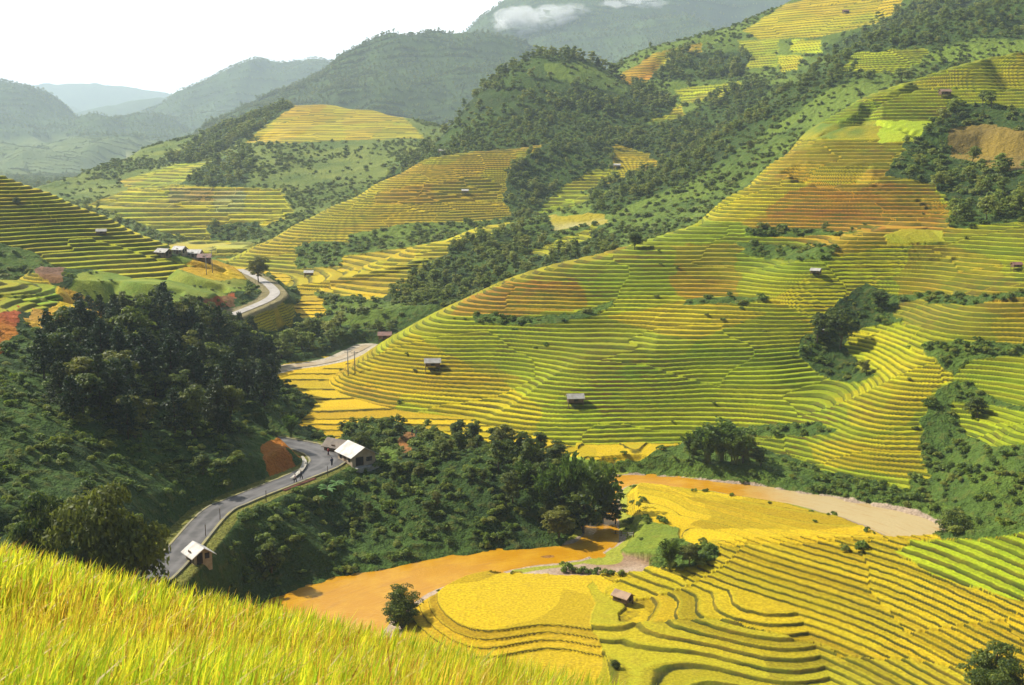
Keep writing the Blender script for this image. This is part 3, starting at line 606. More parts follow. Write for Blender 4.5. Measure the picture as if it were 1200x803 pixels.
# water
def ribbon(name, path, halfs, mat, zoff=0.0, kind=None, n=8, thick=None, ncross=1):
    P = catmull([(*p[:3], h) for p, h in zip(path, halfs)], n); T_ = np.gradient(P[:, :2], axis=0); T_ /= np.linalg.norm(T_, axis=1)[:, None] + 1e-9
    N_ = np.stack([-T_[:, 1], T_[:, 0]], 1); rows = []
    for k in range(ncross + 1):
        f = -1 + 2 * k / ncross; rows.append(np.concatenate([P[:, :2] + N_ * (P[:, 3] * f)[:, None], (P[:, 2] + zoff)[:, None]], 1))
    A = np.stack(rows, 0); me = grid_mesh(name, A[..., 0], A[..., 1], A[..., 2])
    L = np.concatenate([[0], np.cumsum(np.linalg.norm(np.diff(P[:, :2], axis=0), axis=1))])
    fattr(me, 'along', np.repeat(L[None], ncross + 1, 0)); fattr(me, 'across', np.repeat(np.linspace(-1, 1, ncross + 1)[:, None], len(L), 1) * P[:, 3][None])
    o = link(name, me, mat)
    if kind: o['kind'] = kind
    return o
def mat_water(name, col, col2):
    s = NT_(name); P = s.pos(); n = s.noise(.25, 5, P, .65); n2 = s.noise(1.7, 3, P)
    c = s.mix(s.mr(n, .4, .7), col, col2); sx = s.n('SeparateXYZ'); s.l(P, sx.inputs[0]); c = s.mix(s.mr(s.math('ADD', sx.outputs[0], s.math('MULTIPLY', n, 14)), 48, 66), c, (.43, .325, .15)); al = s.attr('along'); ac = s.attr('across'); cx = s.n('CombineXYZ'); s.put(cx.inputs[0], s.math('MULTIPLY', al, .12)); s.put(cx.inputs[1], s.math('MULTIPLY', ac, .9)); st_ = s.noise(1.0, 5, cx.outputs[0], .65); c = s.mix(s.mr(st_, .5, .72, 0, .5), c, (.34, .15, .02)); n2 = s.math('ADD', n2, s.math('MULTIPLY', st_, 1.5))
    return s.bsdf(c, .3, .07, s.bump(s.math('ADD', n2, n), .45, .14))
MAT_RIV = mat_water('muddy_water', (.44, .205, .003), (.50, .26, .010)); MAT_STR = mat_water('pale_water', (.36, .27, .15), (.43, .34, .22))
ribbon('river', [(a, b, 0) for a, b in RIVER], [w + 2.5 for w in RIVW], MAT_RIV, kind='structure')
SW = [2.8, 2.8, 2.6, 2.2, 1.8, 1.4]
ribbon('stream', STREAM, SW, MAT_STR, zoff=.06, kind='structure')

def mat_road():
    s = NT_('asphalt'); P = s.pos(); n = s.noise(.35, 4, P); n2 = s.noise(6, 2, P); ac = s.attr('across')
    c = s.mix(s.mr(n, .35, .65), (.065, .06, .055), (.12, .11, .10)); wear = s.mr(s.math('ABSOLUTE', s.math('SUBTRACT', s.math('ABSOLUTE', ac), 1.1)), 0, .6, .5, 0)
    c = s.mix(wear, c, (.16, .15, .14)); c = s.mix(s.mr(n2, .55, .75, 0, .35), c, (.06, .055, .05))
    return s.bsdf(c, .75, .3, s.bump(n2, .3, .03))
def mat_gravelroad():
    s = NT_('pale_road'); P = s.pos(); n = s.noise(.5, 4, P)
    return s.bsdf(s.mix(s.mr(n, .35, .65), (.30, .27, .23), (.40, .36, .31)), .85, .2)
def mat_plain(name, c1, c2, scale=1.5, rough=.8, bs=.3, bd=.03, spec=.2):
    s = NT_(name); P = s.objco(); n = s.noise(scale, 4, P); n2 = s.noise(scale * 6, 2, P)
    c = s.mix(s.mr(n, .35, .65), c1, c2); c = s.mix(s.mr(n2, .55, .8, 0, .4), c, tuple(x * .6 for x in c1))
    return s.bsdf(c, rough, spec, s.bump(n2, bs, bd))
ribbon('road', ROAD, [2.2] * 6 + [2.4, 3.0, 3.3, 2.9, 2.5, 2.5], mat_road(), zoff=.10, kind='structure', ncross=6, n=10)
ribbon('upper_road', ROAD2, [1.7] * len(ROAD2), mat_gravelroad(), zoff=.10, kind='structure', ncross=4, n=10)
# low concrete kerbs along the lower road
def kerb(path, halfs, side, hgt, wid, mat, name, off=0.0, i0=0, i1=None):
    P = catmull([(*p[:3], h) for p, h in zip(path, halfs)], 10)[i0:i1]; T_ = np.gradient(P[:, :2], axis=0); T_ /= np.linalg.norm(T_, axis=1)[:, None]
    N_ = np.stack([-T_[:, 1], T_[:, 0]], 1) * side; prof = [(0, -.5), (0, hgt), (wid, hgt), (wid, -.5)]
    A = np.stack([np.concatenate([P[:, :2] + N_ * (P[:, 3] + off + a)[:, None], (P[:, 2] + b)[:, None]], 1) for a, b in prof], 0)
    me = grid_mesh(name, A[..., 0], A[..., 1], A[..., 2]); me.polygons.foreach_set('use_smooth', np.zeros(len(me.polygons), bool)); return link(name, me, mat)
ROADH = [2.2] * 6 + [2.4, 3.0, 3.3, 2.9, 2.5, 2.5]
mk = mat_plain('kerb_stone', (.30, .26, .10), (.22, .20, .14), .6, .9)
tag(kerb(ROAD, ROADH, 1, .16, .35, mk, 'road_kerb'), kind='structure'); tag(kerb(ROAD, ROADH, -1, .22, .4, mk, 'road_kerb'), kind='structure')

# ------------------------------------------------------------------ light, sky, camera
SUN_AZ, SUN_EL = R(-69), R(43)
SD_ = Vector((math.sin(SUN_AZ) * math.cos(SUN_EL), math.cos(SUN_AZ) * math.cos(SUN_EL), math.sin(SUN_EL)))
sl = bpy.data.lights.new('sun', 'SUN'); sl.energy = 5.0; sl.angle = R(.53); sl.color = (1, .95, .86)
so = bpy.data.objects.new('sun', sl); COL.objects.link(so); so.rotation_euler = SD_.to_track_quat('Z', 'Y').to_euler(); so.location = (-200, 100, 500)
W = bpy.data.worlds.new('World'); SC.world = W; W.use_nodes = True; wt = W.node_tree; wt.nodes.clear()
wo = wt.nodes.new('ShaderNodeOutputWorld'); bg = wt.nodes.new('ShaderNodeBackground'); sky = wt.nodes.new('ShaderNodeTexSky')
sky.sky_type = 'NISHITA'; sky.sun_disc = False; sky.sun_elevation = SUN_EL; sky.sun_rotation = SUN_AZ % (2 * math.pi); sky.altitude = 1000; sky.dust_density = 2.0
bg.inputs[1].default_value = .05
tcw = wt.nodes.new('ShaderNodeTexCoord'); dotn = wt.nodes.new('ShaderNodeVectorMath'); dotn.operation = 'DOT_PRODUCT'
cd_ = Vector((-.36, .92, .15)).normalized(); dotn.inputs[1].default_value = cd_; wt.links.new(tcw.outputs['Generated'], dotn.inputs[0])
mrw = wt.nodes.new('ShaderNodeMapRange'); mrw.interpolation_type = 'SMOOTHSTEP'; wt.links.new(dotn.outputs['Value'], mrw.inputs[0]); mrw.inputs[1].default_value = .62; mrw.inputs[2].default_value = .95
mp = wt.nodes.new('ShaderNodeMapping'); mp.inputs['Scale'].default_value = (1.2, 1.2, 4.5); wt.links.new(tcw.outputs['Generated'], mp.inputs['Vector'])
nw = wt.nodes.new('ShaderNodeTexNoise'); nw.inputs['Scale'].default_value = 2.2; nw.inputs['Detail'].default_value = 7; wt.links.new(mp.outputs[0], nw.inputs['Vector'])
cr = wt.nodes.new('ShaderNodeMapRange'); wt.links.new(nw.outputs[0], cr.inputs[0]); cr.inputs[1].default_value = .3; cr.inputs[2].default_value = .7; cr.inputs[3].default_value = .74; cr.inputs[4].default_value = 1.06
mm = wt.nodes.new('ShaderNodeMath'); mm.operation = 'MULTIPLY'; wt.links.new(cr.outputs[0], mm.inputs[0]); mm.inputs[1].default_value = 46.0
cc = wt.nodes.new('ShaderNodeCombineColor'); 
for i in range(3): wt.links.new(mm.outputs[0], cc.inputs[i])
mxw = wt.nodes.new('ShaderNodeMix'); mxw.data_type = 'RGBA'; wt.links.new(mrw.outputs[0], mxw.inputs[0]); wt.links.new(sky.outputs[0], mxw.inputs[6]); wt.links.new(cc.outputs[0], mxw.inputs[7])
wt.links.new(mxw.outputs[2], bg.inputs[0]); wt.links.new(bg.outputs[0], wo.inputs[0])
SC.view_settings.view_transform = 'Standard'; SC.view_settings.look = 'None'; SC.view_settings.gamma = 1; SC.view_settings.exposure = .90; SC.view_settings.use_curve_mapping = False
cam = bpy.data.cameras.new('camera'); co = bpy.data.objects.new('camera', cam); COL.objects.link(co); co.location = (0, 0, H); co.rotation_euler = (math.pi / 2 - PT, 0, 0)
cam.sensor_width = 36; cam.lens = 36 * F / 1200; cam.clip_start = .1; cam.clip_end = 30000; SC.camera = co
cam.dof.use_dof = True; cam.dof.focus_distance = 240; cam.dof.aperture_fstop = 5.0
# valley air
def haze():
    x0, x1, y0, y1, z0, z1 = -9000, 9000, -150, 16000, -60, 1500
    me = bpy.data.meshes.new('haze'); vs = [(x, y, z) for z in (z0, z1) for y in (y0, y1) for x in (x0, x1)]
    me.from_pydata(vs, [], [(0, 2, 3, 1), (4, 5, 7, 6), (0, 1, 5, 4), (2, 6, 7, 3), (0, 4, 6, 2), (1, 3, 7, 5)]); me.update()
    s = NT_('air'); v = s.n('VolumePrincipled'); v.inputs['Color'].default_value = (.74, .88, 1, 1); v.inputs['Density'].default_value = 1.3e-4; v.inputs['Anisotropy'].default_value = .05; s.l(v.outputs[0], s.out.inputs['Volume'])
    o = link('haze', me, s.m); o['kind'] = 'stuff'; tag(o, 'pale blue haze filling the valley between the hills'); return o
HAZE = haze()
SC.cycles.use_denoising = True; SC.cycles.max_bounces = 5; SC.cycles.diffuse_bounces = 2; SC.cycles.transparent_max_bounces = 4; SC.cycles.volume_bounces = 1; SC.cycles.caustics_reflective = False; SC.cycles.caustics_refractive = False
# ------------------------------------------------------------------ foliage
def quads(cent, nrm, size, asp=1.0, droop=0.0, r=rng):
    """leaf faces: one bent quad pair each"""
    n = len(cent); a = r.normal(size=(n, 3)); t = np.cross(nrm, a); t /= np.linalg.norm(t, axis=1)[:, None] + 1e-9; b = np.cross(nrm, t); b /= np.linalg.norm(b, axis=1)[:, None] + 1e-9
    s = np.broadcast_to(np.asarray(size, float), (n,))[:, None]
    return np.stack([cent - t * s * asp, cent - b * s * .55, cent + t * s * asp, cent + b * s * .55], 1)
def leaf_mesh(name, Q, shade, mat):
    n = len(Q); me = bpy.data.meshes.new(name); me.vertices.add(n * 4); me.vertices.foreach_set('co', Q.reshape(-1).astype(np.float32))
    me.loops.add(n * 4); me.loops.foreach_set('vertex_index', np.arange(n * 4, dtype=np.int32)); me.polygons.add(n); me.polygons.foreach_set('loop_start', np.arange(0, n * 4, 4, dtype=np.int32)); me.update()
    fattr(me, 'sh', np.repeat(shade, 4)); me.materials.append(mat); return me
def mat_leaf(name, c1, c2, c3, trans=.42):
    s = NT_(name); oi = s.n('ObjectInfo').outputs['Random']; sh = s.attr('sh')
    c = s.mix(sh, c1, c2); c = s.mix(s.math('MULTIPLY', s.mr(oi, .5, 1.0), .7), c, c3)
    return s.bsdf(c, .55, .25, None, trans)
ML_TREE = mat_leaf('broad_leaves', (.032, .066, .011), (.21, .255, .026), (.21, .20, .024))
ML_BUSH = mat_leaf('shrub_leaves', (.065, .12, .014), (.26, .34, .028), (.29, .30, .035))
ML_FAR = mat_leaf('far_leaves', (.095, .145, .024), (.32, .38, .05), (.34, .34, .055))
ML_FARB = mat_leaf('scrub_leaves', (.09, .14, .025), (.26, .33, .045), (.26, .27, .05))
ML_PINE = mat_leaf('pine_needles', (.018, .042, .011), (.065, .105, .02), (.06, .075, .015), .25)
ML_BAM = mat_leaf('bamboo_leaves', (.04, .085, .012), (.14, .22, .028), (.12, .17, .02))
ML_BAN = mat_leaf('banana_leaves', (.06, .16, .03), (.16, .30, .05), (.12, .24, .03))
M_BARK = mat_plain('bark', (.09, .065, .04), (.15, .12, .08), 3, .95)
M_PBARK = mat_plain('pine_bark', (.07, .05, .035), (.11, .085, .06), 3, .95)

def tube(path, rad, seg=6):
    path = np.array(path, float); n = len(path); d = np.gradient(path, axis=0); d /= np.linalg.norm(d, axis=1)[:, None] + 1e-9
    ref = np.array([.3, .9, .2]); u = np.cross(d, ref); u /= np.linalg.norm(u, axis=1)[:, None] + 1e-9; w = np.cross(d, u); a = np.linspace(0, 2 * np.pi, seg, endpoint=False)
    V = path[:, None] + (u[:, None] * np.cos(a)[None, :, None] + w[:, None] * np.sin(a)[None, :, None]) * np.asarray(rad)[:, None, None]
    f = [(i * seg + k, i * seg + (k + 1) % seg, (i + 1) * seg + (k + 1) % seg, (i + 1) * seg + k) for i in range(n - 1) for k in range(seg)]
    f.append(tuple(range(seg))[::-1]); f.append(tuple(range((n - 1) * seg, n * seg))); return V.reshape(-1, 3).tolist(), f
def mesh_from(name, parts, mat, smooth=True):
    V, Fa = [], []
    for v, f in parts: o = len(V); V += [tuple(p) for p in v]; Fa += [tuple(i + o for i in q) for q in f]
    me = bpy.data.meshes.new(name); me.from_pydata(V, [], Fa); me.update()
    if smooth: me.polygons.foreach_set('use_smooth', np.ones(len(me.polygons), bool))
    me.materials.append(mat); return me
def unit(n, r):
    v = r.normal(size=(n, 3)); return v / np.linalg.norm(v, axis=1)[:, None]
def broadleaf(seed, mat, nclump=26, per=75, leaf=.13, h=1.0, low=.13, wide=.42):
    """crown and trunk of a unit-high tree"""
    r = np.random.default_rng(seed); C_ = []
    lobes = r.uniform(-1, 1, size=(6, 3)) * np.array([.17, .17, .20]) + np.array([0, 0, .56])
    limbs = []; k = 0
    while len(C_) < nclump:
        c = lobes[r.integers(5)] + unit(1, r)[0] * np.array([wide * .60, wide * .60, .34]) * r.uniform(.2, 1.0) ** .5
        if c[2] < low or c[2] > .97: continue
        C_.append(c)
    C_ = np.array(C_); Q, S_ = [], []
    for c in C_:
        rad = r.uniform(.075, .14); n = int(per * r.uniform(.6, 1.3)); d = unit(n, r); d[:, 2] = np.abs(d[:, 2]) * .9 - .25; p = c + d * rad * r.uniform(.45, 1.12, size=(n, 1)) ** .6 * np.array([1.15, 1.15, .8])
        nr = d * .8 + r.normal(size=(n, 3)) * .5 + np.array([0, 0, .65]); nr /= np.linalg.norm(nr, axis=1)[:, None]
        Q.append(quads(p, nr, leaf * r.uniform(.22, .42, n), 1.0, 0, r)); b = r.uniform(0, .75); S_.append(np.clip(b + r.normal(size=n) * .2, 0, 1))
    crown = leaf_mesh('crown', np.concatenate(Q), np.concatenate(S_), mat)
    lean = r.normal(size=2) * .03
    parts = [tube([(0, 0, -.05), (lean[0] * .4, lean[1] * .4, .2), (lean[0], lean[1], .45), (lean[0] * 1.3, lean[1], .72)], [.030, .022, .016, .007], 7)]
    for c in C_[:: max(1, nclump // 9)]:
        z0 = r.uniform(.22, .45); b = np.array([lean[0] * z0, lean[1] * z0, z0]); parts.append(tube([b, (b + c) / 2 + np.array([0, 0, .04]), c], [.013, .009, .004], 5))
    trunk = mesh_from('trunk', parts, M_BARK); return crown, trunk
def bush(seed, mat, n=420, leaf=.2):
    """unit-radius shrub: uneven mound of leaf faces"""
    r = np.random.default_rng(seed); nb = 7; cs = np.concatenate([r.uniform(-.62, .62, size=(nb, 2)), r.uniform(.2, .62, size=(nb, 1))], 1); rad = r.uniform(.30, .52, nb); k = r.integers(nb, size=n)
    d = unit(n, r); d[:, 2] = np.abs(d[:, 2]) - .2; p = cs[k] + d * (rad[k] * r.uniform(.7, 1.08, n))[:, None]; p[:, 2] = np.maximum(p[:, 2], .02)
    nr = d * .8 + r.normal(size=(n, 3)) * .5 + np.array([-.25, .1, .75]); nr /= np.linalg.norm(nr, axis=1)[:, None]; tone = r.uniform(0, .8, nb)
    return leaf_mesh('leaves', quads(p, nr, leaf * r.uniform(.5, 1.15, n), 1, 0, r), np.clip(tone[k] + r.normal(size=n) * .22, 0, 1), mat)
def pine(seed):
    r = np.random.default_rng(seed); Q, S_ = [], []; parts = [tube([(0, 0, -.04), (r.normal() * .006, 0, .5), (r.normal() * .012, 0, .97)], [.019, .012, .004], 6)]
    for z in np.linspace(.20, .97, 19):
        L = .31 * (1 - z) ** .7 * r.uniform(.6, 1.3) + .035; nb = 6 if z < .85 else 4; a0 = r.uniform(0, 6)
        for k in range(nb):
            if r.uniform() < .12: continue
            a = a0 + k * 2 * np.pi / nb + r.normal() * .2; ln = L * r.uniform(.65, 1.2); tip = np.array([np.cos(a) * ln, np.sin(a) * ln, z + ln * r.uniform(-.05, .38)])
            if ln > .1: parts.append(tube([(0, 0, z), tip * .9 + np.array([0, 0, z]) * .1], [.004, .0015], 4))
            n = int(10 + 95 * ln); t = r.uniform(.25, 1.05, n) ** .7; p = np.array([0, 0, z]) + (tip - np.array([0, 0, z])) * t[:, None] + r.normal(size=(n, 3)) * .018
            nr = r.normal(size=(n, 3)) + np.array([0, 0, .7]); nr /= np.linalg.norm(nr, axis=1)[:, None]; Q.append(quads(p, nr, r.uniform(.018, .034, n), 1.0, 0, r)); S_.append(np.clip(r.uniform(0, .6) + r.normal(size=n) * .2, 0, 1))
    return leaf_mesh('crown', np.concatenate(Q), np.concatenate(S_), ML_PINE), mesh_from('trunk', parts, M_PBARK)
def bamboo(seed):
    r = np.random.default_rng(seed); Q, S_ = [], []; parts = []
    for k in range(24):
        a = r.uniform(0, 6.28); b = r.uniform(0, .07); base = np.array([np.cos(a) * b, np.sin(a) * b, 0]); out = r.uniform(.08, .40); hh = r.uniform(.66, 1.0); t = np.linspace(0, 1, 9)
        P = np.stack([base[0] + np.cos(a) * out * t ** 2.4, base[1] + np.sin(a) * out * t ** 2.4, hh * (t - .22 * t ** 5 * (out / .4))], 1); parts.append(tube(P, np.linspace(.0065, .0015, 9), 4))
        n = 90; tt = r.uniform(.3, 1, n) ** .8; p = np.stack([np.interp(tt, t, P[:, i]) for i in range(3)], 1) + r.normal(size=(n, 3)) * np.array([.030, .030, .022]); p[:, 2] -= np.abs(r.normal(size=n)) * .025
        nr = unit(n, r); nr[:, 2] = np.abs(nr[:, 2]) * .6; Q.append(quads(p, nr / np.linalg.norm(nr, axis=1)[:, None], r.uniform(.022, .04, n), 1.15, 0, r)); tone = r.uniform(0, .8); S_.append(np.clip(tone + r.normal(size=n) * .2, 0, 1))
    return leaf_mesh('crown', np.concatenate(Q), np.concatenate(S_), ML_BAM), mesh_from('culms', parts, mat_plain('culm', (.14, .18, .05), (.10, .13, .04), 4))
def banana(seed):
    r = np.random.default_rng(seed); V, Fa = [], []
    for k in range(9):
        a = k * 2.4 + r.normal() * .2; L = r.uniform(.55, .85); up = r.uniform(.25, .7); n = 7
        for i in range(n):
            t = i / (n - 1); rr = L * t; z = .45 + up * t - .75 * up * t * t * 1.1; w = .11 * np.sin(np.pi * (.08 + .9 * t)) ; c, s_ = np.cos(a), np.sin(a)
            o = len(V); V += [(c * rr - s_ * w, s_ * rr + c * w, z - .03), (c * rr, s_ * rr, z), (c * rr + s_ * w, s_ * rr - c * w, z - .03)]
            if i: Fa += [(o - 3, o - 2, o + 1, o), (o - 2, o - 1, o + 2, o + 1)]
    me = bpy.data.meshes.new('leaves'); me.from_pydata(V, [], Fa); me.update(); fattr(me, 'sh', r.uniform(0, 1, len(V))); me.materials.append(ML_BAN)
    return me, mesh_from('stem', [tube([(0, 0, -.05), (0, 0, .3), (.01, 0, .52)], [.06, .05, .03], 7)], mat_plain('banana_stem', (.14, .17, .05), (.16, .12, .05), 4))

TREES = [broadleaf(100 + k, ML_TREE, 46, 80, .11) for k in range(6)]
BIGTREES = [broadleaf(200 + k, ML_TREE, 95, 150, .06, low=.10, wide=.5) for k in range(3)]
FARTREES = [broadleaf(300 + k, ML_FAR, 20, 26, .22, low=.1) for k in range(4)]
MIDTREES = [broadleaf(350 + k, ML_FAR, 30, 50, .15, low=.1) for k in range(5)]
PINES = [pine(400 + k) for k in range(5)]
BAMS = [bamboo(500 + k) for k in range(3)]
BUSHES = [bush(600 + k, ML_BUSH) for k in range(5)]
FARBUSH = [bush(650 + k, ML_FARB, 150, .32) for k in range(3)]
BANS = [banana(700)]

def place(kind, label, cat, parts, pos, size, rot=None, group=None, wide=1.0):
    """one plant: an Empty at its foot with its parts under it"""
    o = bpy.data.objects.new(kind, None); COL.objects.link(o); o.location = pos; o.rotation_euler = (0, 0, random.uniform(0, 6.28) if rot is None else rot); o.scale = (size * wide, size * wide, size); tag(o, label, cat, group)
    for nm, me in parts:
        c = bpy.data.objects.new(nm, me); COL.objects.link(c); c.parent = o
    return o
def tparts(t, lo='trunk'): return [('crown', t[0]), (lo, t[1])]
def px_size(px, pos): return px * (pos[1] * CP - (pos[2] - H) * SP) / F

# trees that stand out in the photograph: (u, v of the top, distance, or None with v of the foot instead; height px, kind, width factor, label)
SOLO = [
 (130, 568, 117, 0, 'big', .52, 'broad dark tree with yellowish crown top behind the rice field, left of the road'),
 (42, 580, 119, 0, 'big', .5, 'dark round tree standing left of the broad yellow-topped tree'),
 (470, 680, 143, 0, 'big', .95, 'lone dark leafy tree on the near river bank behind the rice'),
 (1166, 738, 114, 0, 'big', .95, 'dark round tree at the lower right among terraces'),
 (1127, 590, 166, 0, 'big', .9, 'dark round tree beside the pale river bend'),
 (722, 770, 128, 0, 'big', 1.0, 'small green tree behind the rice field right of the flat paddy'),
 (303, 331, None, 30, 'big', .95, 'dark round tree beside the bend of the upper road'),
 (427, 500, 206, 0, 'big', .9, 'dark round tree behind the white-roofed house'),
 (744, 293, None, 20, 'big', 1.1, 'single dark tree on the ridge of the main terraced hill'),
 (958, 402, None, 38, 'tree', .8, 'slim dark tree left of the pair above the grassy gully'),
 (984, 408, None, 46, 'tree', 1.1, 'wide dark tree right of the pair above the grassy gully'),
 (846, 487, 222, 0, 'bam', 1.5, 'large drooping dark bamboo clump above the river'),
 (812, 503, 223, 0, 'bam', 1.4, 'smaller drooping bamboo clump left of the large one above the river'),
 (872, 508, 221, 0, 'tree', 1.1, 'dark tree right of the drooping bamboo above the river'),
 (830, 496, 221, 0, 'bam', 1.3, 'drooping bamboo clump between the two others above the river'),
 (862, 500, 220, 0, 'bam', 1.3, 'drooping bamboo clump just right of the largest one above the river'),
 (892, 526, 219, 0, 'tree', 1.4, 'rightmost low tree of the thicket by the large bamboo'),
 (92, 352, 226, 0, 'pine', 1.1, 'tall pine rising over the maize patch on the left knoll'),
 (160, 345, 228, 0, 'tree', .9, 'tall tree at the top of the dark pine grove'),
 (340, 482, 216, 0, 'bam', 1.0, 'small bamboo clump beside the yellow paddy and the knoll end'),
 (669, 522, 187, 0, 'bam', .6, 'tall slim bamboo at the right end of the wooded river spur'),
 (703, 530, 190, 0, 'bam', .95, 'dark drooping bamboo clump at the tip of the wooded spur'),
 (640, 545, 186, 0, 'bam', 1.0, 'leaning bamboo clump left of the tall slim bamboo'),
 (612, 536, 190, 0, 'bam', .9, 'bamboo clump in the middle of the wooded spur'),
 (722, 585, 189, 0, 'tree', 1.2, 'leafy tree at the foot of the small crescent terraces'),
 (684, 575, 184, 0, 'tree', 1.2, 'leafy tree by the water at the tip of the wooded spur'),
 (655, 590, 180, 0, 'tree', 1.3, 'spreading tree overhanging the muddy river'),
 (880, 178, None, 13, 'tree', 1.0, 'lone tree by the bushy end of the upper field'),
 (20, 240, None, 9, 'big', 1.3, 'small round bush-like tree on the skyline of the left terraced hill'),
 (700, 81, None, 14, 'pine', 1.0, 'lone pine against the far mountain on the saddle'),
 (785, 668, None, 42, 'bam', 1.0, 'feathery bamboo between the gravel bank and the near terraces'),
 (808, 662, None, 26, 'tree', 1.2, 'small bush-like tree right of the feathery bamboo'),
 (1030, 362, None, 22, 'tree', 1.3, 'round tree on the red-scarred gully head'),
 (1145, 490, None, 26, 'tree', 1.3, 'round dark tree below the green field at the right'),
]
for (u, v, yb, hp, kind, wd, lab) in SOLO:
    if yb:
        x_, y_, z_ = at_y(u, v, yb); zg = ground_z(x_, y_); hpx = z_ - zg; pos = (x_, y_, zg - .1)
    else:
        pos = hit(u, v); hpx = px_size(hp, pos)
    print(kind, u, v, round(float(hpx), 1)); hpx = min(max(hpx, 1.5), 26)
    t = {'big': BIGTREES, 'tree': TREES, 'pine': PINES, 'bam': BAMS}[kind]; nm = {'big': 'broadleaf_tree', 'tree': 'broadleaf_tree', 'pine': 'pine_tree', 'bam': 'bamboo_clump'}[kind]
    place(nm, lab, {'bam': 'bamboo', 'pine': 'tree'}.get(kind, 'tree'), tparts(random.choice(t), 'culms' if kind == 'bam' else 'trunk'), pos, hpx, None, None, wd)
for i, (u, v, s_) in enumerate([(384, 582, 3.2), (396, 574, 2.6), (374, 592, 2.4)]):
    p = hit(u, v); place('banana_plant', ['large bright green banana plant below the road edge', 'smaller banana plant nearest to the white-roofed house', 'low banana plant by the red retaining wall'][i], 'banana plant', [('leaves', BANS[0][0]), ('stem', BANS[0][1])], p, s_, None, 'banana plants below the road')

for i, (u, v, s_) in enumerate([(664, 669, 1.3), (672, 671, .9), (681, 671, 1.0), (690, 672, .8), (699, 672, .9), (709, 673, .8), (718, 673, .7), (727, 674, .8), (545, 668, .6), (600, 672, .35), (990, 645, .8), (1006, 643, 1.3), (955, 612, .5), (775, 612, 1.2), (640, 405, .9), (870, 566, .7), (1018, 603, .6), (1045, 612, .6), (1070, 623, .7)]):
    p = hit(u, v); L_ = 'one of a row of low bushes on the gravel bar' if i < 8 else ['single low bush at the rim of the flat paddy', 'tiny bush on the pale river bank', 'left small bush on the crest between two paddies', 'right larger bush on the crest between two paddies', 'small bush on the yellow peninsula', 'bush below the crescent terraces', 'small bush among the left terraces', 'bush on the far bank by the bamboo', 'bush at the left of the pale river edge', 'bush in the middle of the pale river edge', 'bush at the right of the pale river edge'][i - 8]
    place('shrub', L_, 'shrub', [('leaves', BUSHES[i % 5])], p, s_, None, 'low bushes on the gravel bar' if i < 8 else None)
# --- plants scattered over the wild plots
AREA = np.zeros(Z.shape); dx = np.gradient(TT)[None, :] * YY[:, None]; dy = np.gradient(YY)[:, None]; AREA = dx * dy
Uf, Vf, Df = project(X, Y, Z)
inview = (Uf > -60) & (Uf < 1260) & (Vf > -80) & (Vf < 840) & (Y > 100)
# horizon test down each column: seen if above everything nearer
tanel = (Z - H) / Y; run = np.maximum.accumulate(np.where(Y < 97, -9, tanel), axis=0)
ROADVIEW = (Uf > 145) & (Uf < 262) & (Vf > 628) & (Vf < 790) & (Y < 185)
seen = ~ROADVIEW & (tanel + 7.0 / Y >= run)
def scatter(mask, dens, jit=1.0):
    w = (AREA * mask * dens).ravel(); tot = w.sum(); n = int(tot)
    if n == 0: return np.zeros((0, 3)), np.zeros(0, int)
    c = np.cumsum(w); k = np.searchsorted(c, (np.arange(n) + rng.uniform(size=n)) / n * c[-1]); k = np.minimum(k, w.size - 1)
    P = np.stack([X.ravel()[k], Y.ravel()[k], Z.ravel()[k]], 1); return P, k
LN = np.array(NAMES)[LID]
wood = (CLS == WOOD) & wildcls & inview & seen
wild = (CLS == WILD) & wildcls & inview & seen
clumpy = sstep(-.25, .3, fbm(X / 18, Y / 18, 201, 3))
farclump = sstep(-.2, .3, fbm(X / 60, Y / 60, 202, 3))
nearw = wood & (Y < 330) & (RD1 > 9.5); midw = wood & (Y >= 330) & (Y < 780); farw = wood & (Y >= 780) & (Y < 5200)
knoll = (LN == 'K') & wood
Pn, kn = scatter(nearw & ~knoll, .050 * (.35 + clumpy)); Pm, km = scatter(midw, .026 * (.35 + clumpy)); Pf, kf = scatter(farw, np.where(LN == 'L5', .6, 1.0) * np.where(Y > 2600, .0030, np.where(Y > 1700, .0075, np.where(Y > 1150, .014, .020))) * (.45 + farclump))
Pw, kw = scatter(wild & (Y < 780) & ~((LN == 'M') & (Uf < 930)), .0013 * clumpy); Pl9, k9 = scatter(wild & (Y >= 560) & (Y < 3200), .0011 * farclump)
Pk, kk_ = scatter(knoll & (Y < 330), .045 * np.ones_like(Z))
trees = []
for P, hmin, hmax, far in ((Pn, 3.6, 8, 0), (Pm, 3, 6.5, 0), (Pw, 2.5, 5, 0), (Pf, 5.5, 10, 1), (Pl9, 4, 8, 1)):
    hh = rng.uniform(hmin, hmax, len(P)) * rng.uniform(.8, 1.1, len(P))
    pu = project(P[:, 0], P[:, 1], P[:, 2])[0]; hh = np.where((P[:, 1] < 300) & (pu > 330) & (pu < 760), hh * np.where(pu < 420, .42, np.where(pu < 530, .42, np.where(pu < 580, .6, .82))), hh)
    hh = np.where(P[:, 1] > 2600, hh * 1.25, hh)
    for p, h_ in zip(P, hh): trees.append((p, h_, far))
print('trees', len(trees), len(Pn), len(Pm), len(Pf), len(Pk), len(Pw), len(Pl9))
def zone(p):
    x, y, z = p; u, v, d_ = project(x, y, z); u, v = float(u), float(v); fi = int(np.interp(x / y, TT, np.arange(NT))); fj = int(np.interp(y, YY, np.arange(NY))); return NAMES[LID[fj, fi]], u, v
